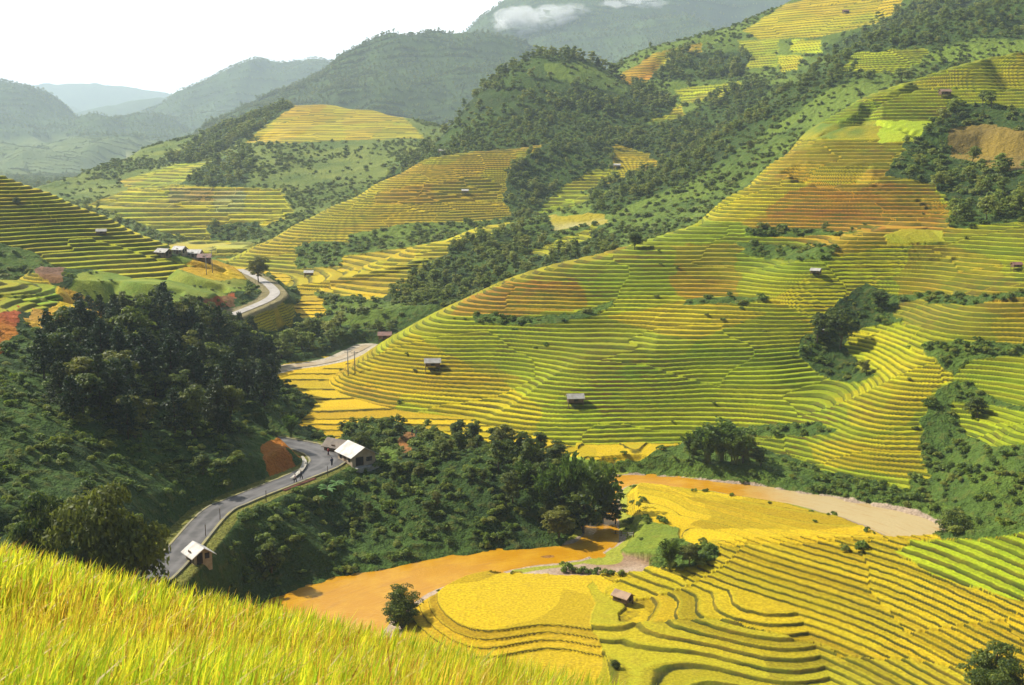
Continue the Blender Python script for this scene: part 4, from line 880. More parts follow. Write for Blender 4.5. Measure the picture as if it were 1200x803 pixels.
ZL = {'S': 'wooded spur between the road and the muddy river', 'K': 'dark knoll above the road', 'V': 'tree belt along the pale stream', 'L3': 'shrubby slope beyond the main hill', 'L4': 'dark wood beside the mid terraces',
      'L5': 'rounded wooded hill', 'L6': 'upper right slopes', 'M': 'bushy gully beside the main terraced hill', 'LH': 'foot of the left terraced hill', 'L9': 'pale valley at the left', 'L8': 'far forest hill'}
def sublabel(zn, u, v, what, hpx):
    if zn == 'M': zl = ('gully right of the orange terraces' if v < 275 else 'gully around the dark pair of trees' if v < 450 and u < 1070 else 'riverside thicket below the terraces' if v > 505 and u < 1080 else 'overgrown hillside at the right edge' if u > 1060 else 'bushy strip between main hill terraces')
    elif zn == 'S': zl = ('mound between road and river' if u < 400 else 'left half of the wooded spur' if u < 540 else 'right half of the wooded spur')
    elif zn == 'V': zl = 'tree belt along the pale stream' if v < 450 else 'grassy bank by the muddy river'
    elif zn == 'L3': zl = ('low wood behind the main hill ridge' if u < 720 and v > 262 else 'top ridge at the upper right' if u > 960 else 'crest behind the main hill')
    elif zn == 'K': zl = ('left edge slope below the red soil' if u < 110 else 'upper road cutting by the meadow' if v < 400 else 'dark knoll above the road')
    else: zl = ZL.get(zn, 'far slope')
    return zl
def vis_tree(p, h_): return visible(p[0], p[1], p[2] + h_ * .75)
for i in range(len(trees)):
    p, h_, far = trees[i]; trees[i] = (p, h_, far, h_ * F / max(p[1], 1), vis_tree(p, h_))
trees = [t for t in trees if t[4] or t[1] > 0 and t[0][1] > 780]
order = sorted(range(len(trees)), key=lambda i: -trees[i][3] if trees[i][4] else 0)
lead = set(i for i in order[:165] if trees[i][4])
stats = {}
def emit(kind, cat, items, meshes, partsf, what):
    """individual plants: labels by where they stand, the outermost and the tallest of each stand told apart"""
    z = {}
    for it in items:
        zn, u, v = zone(it[0]); z.setdefault(sublabel(zn, u, v, what, 0), []).append((u, v, it))
    for zl, L in z.items():
        grp = f'{cat}s on the {zl}'; L.sort(key=lambda q: q[0]); tall = max(range(len(L)), key=lambda i: L[i][2][1]); low = max(range(len(L)), key=lambda i: L[i][1])
        for i, (u, v, it) in enumerate(L):
            if len(L) == 1: lab = f'{what} on the {zl}'
            elif i == 0: lab = f'leftmost {what} on the {zl}'
            elif i == len(L) - 1: lab = f'rightmost {what} on the {zl}'
            elif i == tall: lab = f'tallest {what} on the {zl}'
            elif i == low: lab = f'lowest {what} on the {zl}'
            else: lab = f'{what} on the {zl}'
            p, h_ = it[0], it[1]; place(kind, lab, cat, partsf(random.choice(MIDTREES if meshes is TREES and p[1] > 300 else meshes)), tuple(p), h_, None, grp, random.uniform(.85, 1.2))
emit('broadleaf_tree', 'tree', [trees[i] for i in sorted(lead)], TREES, tparts, 'leafy tree')
rest = [trees[i] for i in range(len(trees)) if i not in lead]
pk = [(p, rng.uniform(5.5, 10.5)) for p in Pk]; pk = sorted(pk, key=lambda t: -t[1])[:250]
emit('pine_tree', 'pine', pk[0::2], PINES, tparts, 'dark pine'); kt = [(p, h_ * .85) for p, h_ in pk[1::2]]; emit('broadleaf_tree', 'tree', kt, TREES, tparts, 'dark leafy tree')

# the far woods and the undergrowth nobody could count: points that carry plant meshes
def stuff_points(name, P, size, meshes, label, wide=None):
    src = bpy.data.collections.new(name + '_plants')
    for k, parts in enumerate(meshes):
        ob = bpy.data.objects.new(f'{name}_plant', parts); src.objects.link(ob)
    me = bpy.data.meshes.new(name); me.vertices.add(len(P)); me.vertices.foreach_set('co', np.asarray(P, np.float32).reshape(-1))
    fattr(me, 'size', np.asarray(size, float)); fattr(me, 'turn', rng.uniform(0, 6.28, len(P))); fattr(me, 'wide', rng.uniform(.85, 1.25, len(P)) if wide is None else wide)
    a = me.attributes.new('pick', 'INT', 'POINT'); a.data.foreach_set('value', rng.integers(0, len(meshes), len(P)).astype(np.int32)); me.update()
    g = bpy.data.node_groups.new(name + '_nodes', 'GeometryNodeTree'); g.interface.new_socket('Geometry', in_out='INPUT', socket_type='NodeSocketGeometry'); g.interface.new_socket('Geometry', in_out='OUTPUT', socket_type='NodeSocketGeometry')
    N = g.nodes; L = g.links; gi = N.new('NodeGroupInput'); go = N.new('NodeGroupOutput'); iop = N.new('GeometryNodeInstanceOnPoints'); ci = N.new('GeometryNodeCollectionInfo'); ci.inputs[0].default_value = src; ci.inputs['Separate Children'].default_value = True
    def na(nm, ty):
        n = N.new('GeometryNodeInputNamedAttribute'); n.data_type = ty; n.inputs[0].default_value = nm; return n.outputs[0]
    cx = N.new('ShaderNodeCombineXYZ'); L.new(na('turn', 'FLOAT'), cx.inputs[2]); cs = N.new('ShaderNodeCombineXYZ'); ml = N.new('ShaderNodeMath'); ml.operation = 'MULTIPLY'; L.new(na('size', 'FLOAT'), ml.inputs[0]); L.new(na('wide', 'FLOAT'), ml.inputs[1])
    L.new(ml.outputs[0], cs.inputs[0]); L.new(ml.outputs[0], cs.inputs[1]); L.new(na('size', 'FLOAT'), cs.inputs[2])
    L.new(gi.outputs[0], iop.inputs['Points']); L.new(ci.outputs[0], iop.inputs['Instance']); iop.inputs['Pick Instance'].default_value = True; L.new(na('pick', 'INT'), iop.inputs['Instance Index'])
    er = N.new('FunctionNodeEulerToRotation'); L.new(cx.outputs[0], er.inputs[0]); L.new(er.outputs[0], iop.inputs['Rotation']); L.new(cs.outputs[0], iop.inputs['Scale']); L.new(iop.outputs[0], go.inputs[0])
    o = link(name, me); md = o.modifiers.new('plants', 'NODES'); md.node_group = g; tag(o, label, None, None, 'stuff'); return o
def joined(t):
    """crown and trunk in one mesh for the far woods"""
    import bmesh
    bm = bmesh.new(); bm.from_mesh(t[0]); bm.from_mesh(t[1]); me = bpy.data.meshes.new('tree'); bm.to_mesh(me); bm.free(); me.materials.append(t[0].materials[0]); return me
if rest:
    RP = np.array([t[0] for t in rest]); RS_ = np.array([t[1] for t in rest])
    nearmask = RP[:, 1] < 700
    if nearmask.any(): stuff_points('woods', RP[nearmask], RS_[nearmask], [t[0] for t in MIDTREES], 'green woods covering the middle slopes and gullies')
    stuff_points('distant_forest', RP[~nearmask], RS_[~nearmask] , [t[0] for t in FARTREES], 'hazy forest covering the far hills')

# shrubs: the largest ones are things, the rest undergrowth
bd = np.where(Y < 330, .24, np.where(Y < 780, .085, .036 * (.25 + 1.4 * sstep(.1, .6, farclump))))
Pb, kb = scatter((wild | wood) & (Y < 3200), bd * np.where(CLS == WOOD, .75, .25 + .8 * clumpy))
bs = np.where(Pb[:, 1] < 330, rng.uniform(.5, 1.35, len(Pb)), np.where(Pb[:, 1] < 780, rng.uniform(.7, 1.9, len(Pb)), rng.uniform(.9, 2.4, len(Pb)))) * rng.uniform(.7, 1.15, len(Pb))
Pe = []; 
# weeds and shrubs along the edges of roads, river and terraces breaks
edge = inview & seen & (((RIVD > 1.6) & (RIVD < 5.5) & (Y < 260) & (CLS != GRAVEL)) | ((RD1 > 4.8) & (RD1 < 8)) | ((RD2 > 5.5) & (RD2 < 8)))
P2, k2 = scatter(edge, .10 * clumpy); s2 = rng.uniform(.3, .9, len(P2))
tb = inview & seen & (CLS == TERR) & (LN == 'M') & (fr > RS)
P3, k3 = scatter(tb, .022 * sstep(.12, .5, fbm(X / 22, Y / 22, 209, 3))); s3 = rng.uniform(.35, .8, len(P3))
P4, k4 = scatter(inview & seen & (CLS == GRASS) & (LN == 'K'), .05 * sstep(.0, .4, fbm(X / 11, Y / 11, 233, 3))); s4 = rng.uniform(.25, .8, len(P4))
Pb = np.concatenate([Pb, P2, P3, P4]); bs = np.concatenate([bs, s2, s3, s4])
scr = bs * F / Pb[:, 1]
visb = np.array([visible(p[0], p[1], p[2] + s_ * .7) for p, s_ in zip(Pb, bs)])
scr[~visb] = 0
top = np.argsort(-scr)[:260]; topset = np.zeros(len(Pb), bool); topset[top] = True
emit('shrub', 'shrub', [(Pb[i], bs[i]) for i in top], BUSHES, lambda m: [('leaves', m)], 'leafy shrub')
m1 = ~topset & (Pb[:, 1] < 330); m2 = ~topset & (Pb[:, 1] >= 330)
stuff_points('undergrowth', Pb[m1], bs[m1], BUSHES, 'dense green undergrowth on the near slopes')
stuff_points('distant_undergrowth', Pb[m2], bs[m2], FARBUSH, 'low scrub on the middle and far slopes')
print('shrubs', len(Pb), m1.sum(), m2.sum())
# ------------------------------------------------------------------ foreground rice slope
FP = []
for u, v, y in [(0, 803, 6.5), (600, 803, 9), (300, 803, 7.6), (0, 676, 32), (100, 692, 29.5), (200, 709, 27), (300, 723, 25), (400, 737, 23), (500, 758, 21), (600, 781, 19), (690, 803, 17), (780, 825, 15), (200, 748, 15), (0, 735, 14), (400, 770, 14), (600, 795, 14),
                (-150, 654, 36), (-150, 735, 14), (900, 860, 12), (900, 1000, 8)]:
    FP.append(at_y(u, v, y))
FP = [(x, y, z - .8) for x, y, z in FP]
sil = [at_y(u, v, y) for u, v, y in [(-150, 654, 36), (0, 676, 32), (200, 709, 27), (400, 737, 23), (600, 781, 19), (780, 825, 15), (900, 860, 12)]]
for x, y, z in sil:
    for dd, dz in ((5, 3.6), (14, 12), (30, 27), (50, 42)): FP.append((x * (1 + dd / y), y + dd, z - .8 - dz))
FP += [(0, 0, 62.2), (-6, 0, 62.6), (8, 0, 61), (0, -10, 66), (-14, -8, 67), (16, -8, 63), (-20, 5, 63.5), (24, 5, 56), (30, -10, 58)]
class L2(Layer):
    def __init__(s, P):
        P = np.array(P); s.name = 'F'; s.R = 60; s.fall = .5; s.tp = .6; s.c = P[:, :2].mean(0); s.sc = P[:, :2].std(); q = (P[:, :2] - s.c) / s.sc; n = len(q); d = np.sqrt(((q[:, None] - q[None]) ** 2).sum(-1)); K = s.k(d); K[np.diag_indices(n)] += 1e-3
        A = np.zeros((n + 3, n + 3)); A[:n, :n] = K; A[:n, n] = 1; A[:n, n + 1:] = q; A[n:, :n] = A[:n, n:].T; w = np.linalg.solve(A, np.concatenate([P[:, 2], [0, 0, 0]])); s.w, s.q, s.n = w, q, n; s.zmax = 70
FG = L2(FP)
gx, gy = np.meshgrid(np.arange(-45, 60.1, .6), np.arange(-16, 100.1, .6)); gz = FG(gx, gy)
gz = np.maximum(gz + .15 * fbm(gx / 2, gy / 2, 301, 2), -20)
fm = grid_mesh('near_slope', gx, gy, gz)
s = NT_('rice_soil'); P_ = s.pos(); ms = s.bsdf(s.mix(s.mr(s.noise(1.2, 4, P_), .35, .65), (.10, .11, .02), (.16, .10, .035)), .95, .1)
tag(link('near_slope', fm, ms), kind='structure')
def rice():
    Pts = []
    n = 52000; x = rng.uniform(-30, 24, n); y = rng.uniform(2.5, 42, n)
    keep = rng.uniform(size=n) < np.where(y < 12, 1.0, np.where(y < 20, .8, .55)); x, y = x[keep], y[keep]
    z = FG(x, y); u, v, d = project(x, y, z + .8); k = (u > -60) & (u < 1260) & (v < 900) & (v > 560); 
    # stop where the slope turns down out of sight
    sl = (FG(x, y + .5) - z) / .5; k &= sl > -.75
    x, y, z = x[k], y[k], z[k]; H_ = []
    V, S_, K_ = [], [], []
    NB = np.where(y < 11, 11, np.where(y < 18, 9, 7)); W_ = np.where(y < 11, .0085, np.where(y < 18, .012, .017))
    idx = np.repeat(np.arange(len(x)), NB); m = len(idx); bx = x[idx] + rng.normal(size=m) * .05; by = y[idx] + rng.normal(size=m) * .05; bz = z[idx]
    az = rng.uniform(0, 6.28, m); L = rng.uniform(.60, 1.02, m); lean = rng.uniform(.05, .55, m) ** 1.3; w = W_[idx] * rng.uniform(.7, 1.3, m)
    pan = rng.uniform(size=m) < .28                         # drooping ears of grain
    lean = np.where(pan, rng.uniform(.35, .8, m), lean); w = np.where(pan, w * 1.5, w); L = np.where(pan, L * .98, L)
    wind = np.array([.14, .02]); dxn, dyn = np.cos(az), np.sin(az); px_, py_ = -np.sin(az + rng.normal(size=m) * .6), np.cos(az + rng.normal(size=m) * .6)
    t = np.array([0, .38, .72, 1.0]); Wt = np.array([.8, 1.0, .75, .06]); rows = []
    for tt, ww in zip(t, Wt):
        r_ = L * (lean * tt ** 2 * .8); zz = L * (tt - np.where(pan, .42, .16) * lean * tt ** 3); cx = bx + dxn * r_ + wind[0] * tt ** 2 * L; cy = by + dyn * r_ + wind[1] * tt ** 2; wd_ = w * ww * np.where(pan & (tt < .6), .35, 1)
        rows.append(np.stack([np.stack([cx - px_ * wd_, cy - py_ * wd_, bz + zz], -1), np.stack([cx + px_ * wd_, cy + py_ * wd_, bz + zz], -1)], 1))
    A = np.stack(rows, 1)        # m,4,2,3
    base = np.arange(m)[:, None] * 8; q = np.concatenate([base + np.array([0, 1, 3, 2]) + 2 * i for i in range(3)], 1).reshape(-1)
    me = bpy.data.meshes.new('rice'); me.vertices.add(m * 8); me.vertices.foreach_set('co', A.reshape(-1).astype(np.float32)); me.loops.add(len(q)); me.loops.foreach_set('vertex_index', q.astype(np.int32)); me.polygons.add(len(q) // 4); me.polygons.foreach_set('loop_start', np.arange(0, len(q), 4, dtype=np.int32)); me.update()
    patch = fbm(bx / 3.5, by / 3.5, 310, 3)
    c = np.zeros((m, 3)); g_ = np.array([.34, .46, .02]); yv = np.array([.66, .62, .03]); go = np.array([.62, .42, .04]); br = np.array([.40, .16, .04]); r_ = rng.uniform(size=m) + .5 * patch
    c = np.where((r_ < .35)[:, None], g_, np.where((r_ < .9)[:, None], yv, go)); c = np.where((rng.uniform(size=m) < .035 + .08 * np.maximum(patch, 0))[:, None], br, c); c = np.where(pan[:, None], go * .8 + yv * .2, c); c = c * rng.uniform(.75, 1.2, (m, 1))
    cv = np.repeat(c[:, None], 8, 1); tipg = np.array([.7, .7, .9, .9, 1, 1, 1.08, 1.08])[None, :, None]; 
    cattr(me, 'Col', np.clip(cv * 1.0, 0, 1)); s = NT_('rice_leaf'); col = s.attr('Col', 'Color'); mt = s.bsdf(col, .45, .3, None, .58)
    o = link('rice', me, mt); tag(o, 'ripening yellow green rice covering the near slope', None, None, 'stuff'); print('blades', m)
rice()

# ------------------------------------------------------------------ buildings and small things
import bmesh
def box(x0, y0, z0, x1, y1, z1):
    v = [(x, y, z) for z in (z0, z1) for y in (y0, y1) for x in (x0, x1)]; return v, [(0, 2, 3, 1), (4, 5, 7, 6), (0, 1, 5, 4), (2, 6, 7, 3), (0, 4, 6, 2), (1, 3, 7, 5)]
def gable(x0, x1, y0, y1, zb, zr):      # ridge along x, solid prism (end walls)
    ym = (y0 + y1) / 2; v = [(x0, y0, zb), (x1, y0, zb), (x1, y1, zb), (x0, y1, zb), (x0, ym, zr), (x1, ym, zr)]; return v, [(0, 3, 2, 1), (0, 1, 5, 4), (2, 3, 4, 5), (0, 4, 3), (1, 2, 5)]
def slab(x0, x1, ya, za, yb, zb, t=.1):  # one roof slope
    v = [(x0, ya, za), (x1, ya, za), (x1, yb, zb), (x0, yb, zb)]; v += [(a, b, c - t) for a, b, c in v]; return v, [(0, 1, 2, 3), (7, 6, 5, 4), (0, 4, 5, 1), (1, 5, 6, 2), (2, 6, 7, 3), (3, 7, 4, 0)]
def part(name, shapes, mat, parent, smooth=False):
    return link(name, mesh_from(name, shapes, mat, smooth), None, parent)
def mat_sheet(name, c1, c2, ribs=9, ax=0):
    s = NT_(name); oc = s.objco(); sx = s.n('SeparateXYZ'); s.l(oc, sx.inputs[0]); w = s.math('SINE', s.math('MULTIPLY', sx.outputs[ax], ribs * 3.1)); n = s.noise(.9, 4, oc); c = s.mix(s.mr(n, .35, .65), c1, c2); c = s.mix(s.mr(s.noise(3, 3, oc), .6, .8, 0, .5), c, (.28, .20, .13))
    return s.bsdf(c, .6, .35, s.bump(w, .5, .04))
R_WHITE = mat_sheet('white_sheet_roof', (.60, .57, .52), (.44, .40, .34)); R_GREY = mat_sheet('grey_sheet_roof', (.42, .39, .34), (.30, .27, .22)); R_BROWN = mat_sheet('brown_board_roof', (.38, .24, .14), (.25, .15, .09)); R_RUST = mat_sheet('rust_roof', (.30, .14, .10), (.20, .10, .07)); R_THATCH = mat_sheet('thatch_roof', (.20, .15, .10), (.13, .10, .07), 14)
WOODM = mat_plain('dark_boards', (.10, .06, .035), (.16, .10, .06), 1.5, .85); PLASTER = mat_plain('pale_wall', (.42, .34, .24), (.34, .26, .17), 1.2, .9); DARK = mat_plain('dark_opening', (.018, .014, .012), (.03, .022, .018), 2)
CONC = mat_plain('concrete', (.36, .34, .30), (.26, .24, .20), 2, .9)
def root(name, label, cat, pos, rz, group=None):
    o = bpy.data.objects.new(name, None); COL.objects.link(o); o.location = pos; o.rotation_euler = (0, 0, rz); tag(o, label, cat, group); return o
def field_hut(label, u, v, wpx, roof, rz=.15, group='small field huts on the terraces', fine=True):
    p = hit(u, v); w = px_size(wpx, p); s_ = w / 4.4; o = root('field_hut', label, 'hut', p, rz, group); L, D_ = 2.0 * s_, 1.35 * s_; fz = .75 * s_; ev = 1.9 * s_; rdg = 2.75 * s_; ov = .3 * s_
    for sx in (-1, 1):
        for sy in (-1, 1): part('leg', [box(sx * (L - .12) - .09 * s_, sy * (D_ - .12) - .09 * s_, -1.2, sx * (L - .12) + .09 * s_, sy * (D_ - .12) + .09 * s_, fz)], WOODM, o)
    part('floor', [box(-L, -D_, fz, L, D_, fz + .12 * s_)], WOODM, o)
    wl = part('wall', [box(-L + .05, -D_ + .05, fz + .12 * s_, L - .05, D_ - .05, ev), gable(-L + .05, L - .05, -D_ + .05, D_ - .05, ev + .002, rdg - .12 * s_)], WOODM, o)
    if fine:
        part('opening', [box(-.5 * s_, -D_ - .0, fz + .3 * s_, .5 * s_, -D_ + .06, ev - .2 * s_)], DARK, wl)
        part('opening', [box(L - .06, -.4 * s_, fz + .3 * s_, L + .01, .4 * s_, ev - .1 * s_)], DARK, wl)
    k = (rdg - ev) / D_
    part('roof', [slab(-L - ov, L + ov, -D_ - ov, ev - ov * k + .1, 0, rdg + .1, .09), slab(-L - ov, L + ov, D_ + ov, ev - ov * k + .1, -.0, rdg + .1, .09)], roof, o)
    return o
HUTS = [('grey-roofed field hut on stilts on the left of the main terraced hill', 507, 432, 19, R_GREY, .1), ('pale-roofed field hut low in the middle of the main terraced hill', 674, 474, 20, R_GREY, .12), ('brown board field hut beside the flat golden paddy', 730, 707, 23, R_BROWN, -.75),
        ('small dark field hut on the bright yellow spur', 956, 322, 12, R_GREY, -.6), ('rust-roofed field hut on the left edge of the main terraced hill', 451, 399, 16, R_RUST, .1), ('small dark field hut on the left terraced hill', 119, 276, 12, R_GREY, .3),
        ('small grey-roofed hut at the top of the main hill', 1107, 113, 13, R_BROWN, .1), ('small white-roofed hut in the middle of the far terraced slope', 545, 227, 8, R_WHITE, .1), ('small white hut by the dark wood beyond the ridge', 883, 101, 7, R_WHITE, .1),
        ('small white hut above the terraces behind the main ridge', 723, 197, 8, R_WHITE, .1), ('white-roofed hut half hidden by the dark pair of trees', 965, 390, 9, R_WHITE, .2), ('small dark hut on the upper corner of the far terraced slope', 518, 180, 8, R_GREY, .2),
        ('tiny pale hut high on the far upper right fields', 991, 16, 7, R_RUST, .1), ('long white-roofed hut at the foot of the far terraces', 362, 324, 11, R_WHITE, .1), ('small reddish hut at the right edge of the olive terraces', 1191, 315, 12, R_RUST, .1)]
for lab, u, v, w, rf, rz in HUTS:
    field_hut(lab, u, v, w, rf, rz, fine=w > 11)
def house(label, pos, rz, L, D_, ev, rdg, roof, wall, name='house', group=None, porch=True, ov=.5):
    o = root(name, label, 'house', pos, rz, group); k = (rdg - ev) / D_
    wl = part('wall', [box(-L, -D_, -1.0, L, D_, ev), gable(-L + .01, L - .01, -D_ + .01, D_ - .01, ev + .002, rdg - .08)], wall, o)
    part('roof', [slab(-L - ov, L + ov, -D_ - ov, ev - ov * k + .12, 0, rdg + .12, .1), slab(-L - ov, L + ov, D_ + ov, ev - ov * k + .12, 0, rdg + .12, .1)], roof, o)
    dr = part('door', [box(-.45, -D_ - .05, 0, .45, -D_ + .02, 1.9)], WOODM, wl); 
    for sx in (-1, 1): part('window', [box(sx * L * .58 - .4, -D_ - .04, .8, sx * L * .58 + .4, -D_ + .02, 1.6)], DARK, wl)
    part('opening', [box(L - .02, -D_ * .7, .2, L + .05, -D_ * .05, 1.8)], DARK, wl); part('window', [box(L - .02, D_ * .2, .8, L + .05, D_ * .7, 1.6)], DARK, wl)
    if porch: part('terrace_slab', [box(L, -D_, -1.0, L + 1.4, D_, .06)], CONC, o)
    return o
def gp_at(u, v, Y_):
    x, y, z = at_y(u, v, Y_); return (x, y, ground_z(x, y))
p = gp_at(418, 541, 199); house('white sheet-roofed house beside the road bend', (p[0], p[1], 8.6), -.95, 2.9, 2.4, 2.1, 3.5, R_WHITE, PLASTER)
p = gp_at(397, 535, 206); house('low brown thatched shed left of the white-roofed house', (p[0], p[1], 8.6), -.55, 2.4, 1.5, 1.5, 2.6, R_THATCH, WOODM, 'thatched_shed', None, False, .4)
p = at_z(229, 672, 7); p = (p[0] + .6, p[1], ground_z(p[0] + .6, p[1]) - .2); house('white-roofed house below the road edge behind the rice', p, -.9, 1.5, 1.3, 1.5, 2.4, R_WHITE, PLASTER, 'house', None, False)
for i, (u, v, Y_, L, rf, lab) in enumerate([(192, 297, 402, 2.3, R_GREY, 'leftmost grey-roofed house of the hamlet at the hill foot'), (211, 294, 410, 1.9, R_WHITE, 'small pale house in the middle of the hamlet'), (228, 298, 408, 2.4, R_WHITE, 'cream-roofed house at the right of the hamlet'), (240, 303, 404, 2.0, R_RUST, 'rusty-roofed dark house at the right end of the hamlet')]):
    p = hit(u, v + 4, 250) or gp_at(u, v, Y_); house(lab, (p[0], p[1], p[2] + .3), -.5 + .2 * i, L, 1.6, 1.6, 2.6, rf, WOODM if i in (0, 3) else PLASTER, 'house', 'houses of the small hamlet', False)
def pole(label, u, v, hpx, group, arm=True):
    p = hit(u, v); h_ = px_size(hpx, p); o = root('utility_pole', label, 'pole', p, .4, group); part('post', [tube([(0, 0, -.5), (0, 0, h_ * .5), (0, 0, h_)], [.15, .13, .1], 8)], CONC, o, True)
    if arm:
        a = part('crossarm', [box(-.9, -.06, h_ - .55, .9, .06, h_ - .42)], CONC, o)
        for sx in (-.75, 0, .75): part('insulator', [tube([(sx, 0, h_ - .42), (sx, 0, h_ - .2)], [.05, .04], 6)], R_WHITE, a)
pole('left concrete pole standing in the orange field', 242, 322, 24, 'pair of poles in the orange field'); pole('right concrete pole standing in the orange field', 249, 320, 26, 'pair of poles in the orange field')
pole('left concrete pole at the left edge of the main hill', 408, 440, 30, 'poles at the stream bend'); pole('right concrete pole at the left edge of the main hill', 416, 437, 26, 'poles at the stream bend')
for i, (u, v) in enumerate([(241, 628), (258, 609), (312, 587), (384, 557)]):
    p = at_z(u, v, 9.1); o = root('marker_post', ['thin roadside post nearest the rice field', 'thin roadside post above the bushy mound', 'thin roadside post over the red wall', 'thin roadside post near the white-roofed house'][i], 'post', p, 0, 'thin posts along the road edge'); part('shaft', [tube([(0, 0, -1), (0, 0, 1.7)], [.07, .06], 6)], WOODM, o); part('cap', [tube([(0, 0, 1.7), (0, 0, 1.85)], [.08, .05], 6)], CONC, o)
# red-brown retaining wall under the road
RWp = catmull([(*q[:3], h) for q, h in zip(ROAD, ROADH)], 10); 
i0 = int(np.argmin(np.abs(project(RWp[:, 0], RWp[:, 1], RWp[:, 2])[0] - 318))); i1 = int(np.argmin(np.abs(project(RWp[:, 0], RWp[:, 1], RWp[:, 2])[0] - 352)))
T_ = np.gradient(RWp[:, :2], axis=0); T_ /= np.linalg.norm(T_, axis=1)[:, None]; Nn = np.stack([T_[:, 1], -T_[:, 0]], 1)
prof = [(.5, .1), (1.1, .1), (1.6, -3.2), (.5, -3.2)]; seg = slice(min(i0, i1), max(i0, i1) + 1)
A = np.stack([np.concatenate([RWp[seg, :2] + Nn[seg] * (RWp[seg, 3] + a)[:, None], RWp[seg, 2:3] + b], 1) for a, b in prof], 0); rw = grid_mesh('retaining_wall', A[..., 0], A[..., 1], A[..., 2])
tag(link('retaining_wall', rw, mat_plain('red_stone', (.26, .09, .05), (.17, .07, .04), 1.2, .9)), 'short red-brown retaining wall under the road edge', 'wall')
# pale rubble gutter inside the bend
gp_ = [at_z(u, v, 9.2) for u, v in [(341, 562), (349, 556), (355, 549), (357, 542), (354, 536)]]
gm = ribbon('gutter', gp_, [.2, .4, .45, .4, .2], mat_plain('pale_rubble', (.50, .46, .38), (.34, .30, .22), 1.2, .9, 1, .2), zoff=.25, n=6); tag(gm, 'pale stony gutter inside the road bend', 'gutter')

# ------------------------------------------------------------------ people
SKINM = mat_plain('skin', (.30, .17, .10), (.26, .14, .08), 6, .6)
def person(label, pos, rz, shirt, trousers, hat=None, stride=.12, hgt=1.65, group=None):
    k = hgt / 1.7; o = root('person', label, 'person', pos, rz, group)
    J = {'pel': (0, 0, .92), 'chest': (0, .02, 1.28), 'neck': (0, .02, 1.44), 'head': (0, .03, 1.56), 'top': (0, .02, 1.69)}
    V = [J['pel'], J['chest'], J['neck'], J['head'], J['top']]; Rr = [.13, .15, .055, .085, .06]; E = [(0, 1), (1, 2), (2, 3), (3, 4)]
    for s_ in (-1, 1):
        b = len(V); V += [(s_ * .10, 0, .86), (s_ * .11, .04 + s_ * stride, .48), (s_ * .11, s_ * stride * 1.6, .07), (s_ * .12, .13 + s_ * stride * 1.6, .04)]; Rr += [.10, .065, .045, .04]; E += [(0, b), (b, b + 1), (b + 1, b + 2), (b + 2, b + 3)]
        b = len(V); V += [(s_ * .19, .02, 1.38), (s_ * .24, -.02, 1.12), (s_ * .24, .10 - s_ * stride * .5, .90), (s_ * .24, .13 - s_ * stride * .5, .80)]; Rr += [.06, .045, .035, .035]; E += [(1, b), (b, b + 1), (b + 1, b + 2), (b + 2, b + 3)]
    me = bpy.data.meshes.new('body'); me.from_pydata([(x * k, y * k, z * k) for x, y, z in V], E, []); me.update(); ob = link('body', me, SKINM, o); m = ob.modifiers.new('skin', 'SKIN'); sv = me.skin_vertices[0].data if me.skin_vertices else None
    if sv is None:
        bm = bmesh.new(); bm.from_mesh(me); bm.verts.layers.skin.verify(); bm.to_mesh(me); bm.free(); sv = me.skin_vertices[0].data
    for i, r_ in enumerate(Rr): sv[i].radius = (r_ * k, r_ * k)
    sv[0].use_root = True; sb = ob.modifiers.new('sub', 'SUBSURF'); sb.levels = 1; sb.render_levels = 1
    part('shirt', [tube([(0, 0, .82 * k), (0, .01, 1.05 * k), (0, .02, 1.3 * k), (0, .02, 1.43 * k)], [.17 * k, .165 * k, .19 * k, .08 * k], 10)] + [tube([(s_ * .15 * k, .02, 1.4 * k), (s_ * .24 * k, -.02, 1.12 * k), (s_ * .24 * k, .06 * k, .96 * k)], [.085 * k, .065 * k, .055 * k], 8) for s_ in (-1, 1)], shirt, o, True)
    part('trousers', [tube([(s_ * .09 * k, 0, .9 * k), (s_ * .11 * k, (.04 + s_ * stride) * k, .48 * k), (s_ * .11 * k, s_ * stride * 1.6 * k, .12 * k)], [.12 * k, .09 * k, .065 * k], 8) for s_ in (-1, 1)], trousers, o, True)
    part('hair', [tube([(0, -.01, 1.53 * k), (0, 0, 1.64 * k), (0, .01, 1.72 * k)], [.095 * k, .10 * k, .03 * k], 8)], DARK, o, True)
    return o
CDARK = mat_plain('dark_cloth', (.02, .02, .03), (.04, .035, .05), 5); CPINK = mat_plain('pale_cloth', (.60, .48, .44), (.5, .38, .34), 5); CBLUE = mat_plain('blue_cloth', (.03, .05, .12), (.05, .06, .10), 5); CRED = mat_plain('red_cloth', (.45, .06, .05), (.35, .05, .04), 5)
def onroad(u, v): p = at_z(u, v, 9.1); return (p[0], p[1], 9.11)
person('person in dark clothes walking alone on the road by the house', onroad(389, 546), .4, CBLUE, CDARK); person('person in pale clothes walking along the inner road edge', onroad(346, 566), -.8, CPINK, CDARK, group='walkers on the road bend'); person('person in dark clothes walking beside the one in pale clothes', onroad(353, 562), -.8, CDARK, CDARK, group='walkers on the road bend'); person('person in red standing at the road side before the thatched shed', onroad(385, 534), 1.2, CRED, CDARK)
for i, (u, v, lab) in enumerate([(406, 366, 'tiny person in dark clothes standing in the far yellow paddy'), (483, 511, 'person at the left standing at the top of the dirt path'), (488, 511, 'person at the right standing at the top of the dirt path')]):
    p = hit(u, v); person(lab, p, 1.0 * i, CDARK, CBLUE)
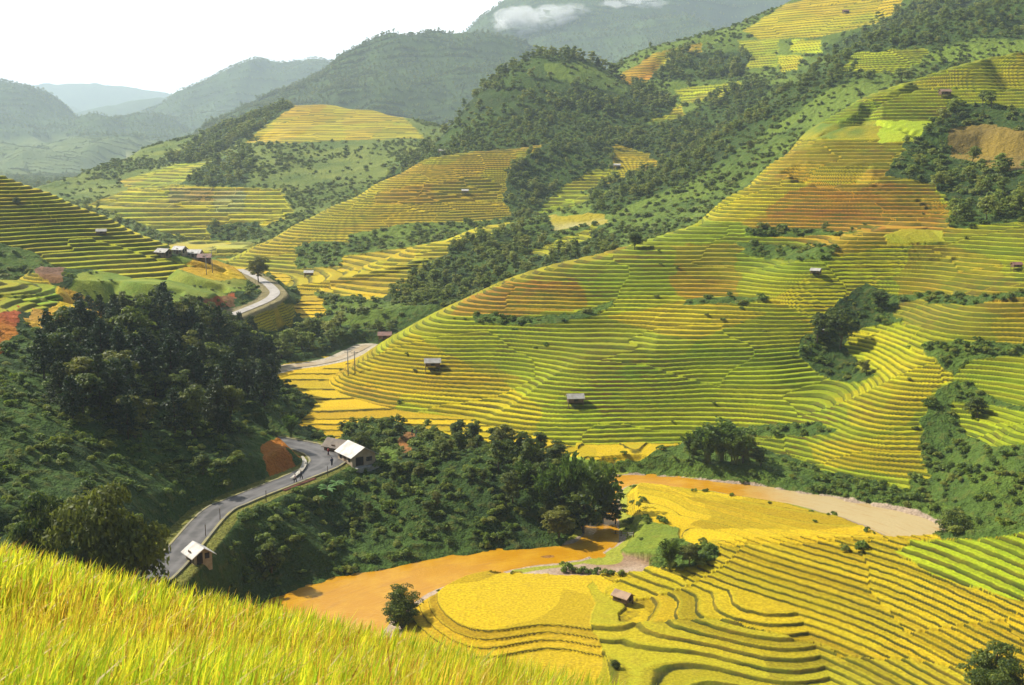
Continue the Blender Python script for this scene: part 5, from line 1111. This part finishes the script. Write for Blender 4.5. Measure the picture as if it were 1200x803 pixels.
# plank fence running down the grassy bank
def fence():
    a, b = gp_at(688, 618, 191), gp_at(742, 646, 179); o = root('bank_fence', 'grey plank fence running down the grassy bank to the river', 'fence', a, 0); n = 9; d = np.array(b) - np.array(a)
    for i in range(n):
        q = d * i / (n - 1); q[2] = ground_z(a[0] + q[0], a[1] + q[1]) - a[2]; part('post', [box(q[0] - .07, q[1] - .07, q[2] - .4, q[0] + .07, q[1] + .07, q[2] + 1.0)], WOODM, o)
    V = []
    for i in range(n):
        q = d * i / (n - 1); q[2] = ground_z(a[0] + q[0], a[1] + q[1]) - a[2]; V.append(q)
    for hz in (.45, .8): part('rail', [tube([v + np.array([0, -.09, hz]) for v in V], [.05] * n, 4)], CONC, o)
fence()
# mist on the high mountain
def mist(label, u, v, Y_, rx, rz_, seed):
    r = np.random.default_rng(seed); bm = bmesh.new()
    for k in range(7):
        m_ = bmesh.ops.create_icosphere(bm, subdivisions=3, radius=1)['verts']; c = np.array([r.normal() * .42, r.normal() * .4, r.normal() * .22]); s_ = r.uniform(.3, .6)
        for vv in m_:
            n = float(fbm(np.array([vv.co.x * 2 + k]), np.array([vv.co.y * 2 + vv.co.z * 2]), seed, 3)[0]); vv.co = Vector((c[0] + vv.co.x * s_ * (1 + n * .9), c[1] + vv.co.y * s_ * (1 + n * .9), c[2] + vv.co.z * s_ * .8 * (1 + n * .9)))
    me = bpy.data.meshes.new('mist'); bm.to_mesh(me); bm.free(); rm = None; o = link('mist', me); p0 = hit(u, v, 2700); p = at_y(u, v, (p0[1] if p0 else 3400) - 110); o.location = p; o.scale = (px_size(rx, p), px_size(rx, p) * .8, px_size(rz_, p)); s = NT_('mist_air'); vol = s.n('VolumePrincipled'); vol.inputs['Color'].default_value = (1, 1, 1, 1); vol.inputs['Density'].default_value = .011; vol.inputs['Anisotropy'].default_value = .2; s.l(vol.outputs[0], s.out.inputs['Volume']); me.materials.append(s.m); tag(o, label, None, None, 'stuff')
mist('white mist patch on the left shoulder of the high mountain', 618, 28, 2060, 44, 20, 5); mist('white mist patch at the top of the high mountain', 650, 14, 2060, 50, 24, 8); mist('small mist patch on the summit', 752, 4, 2080, 36, 12, 11)
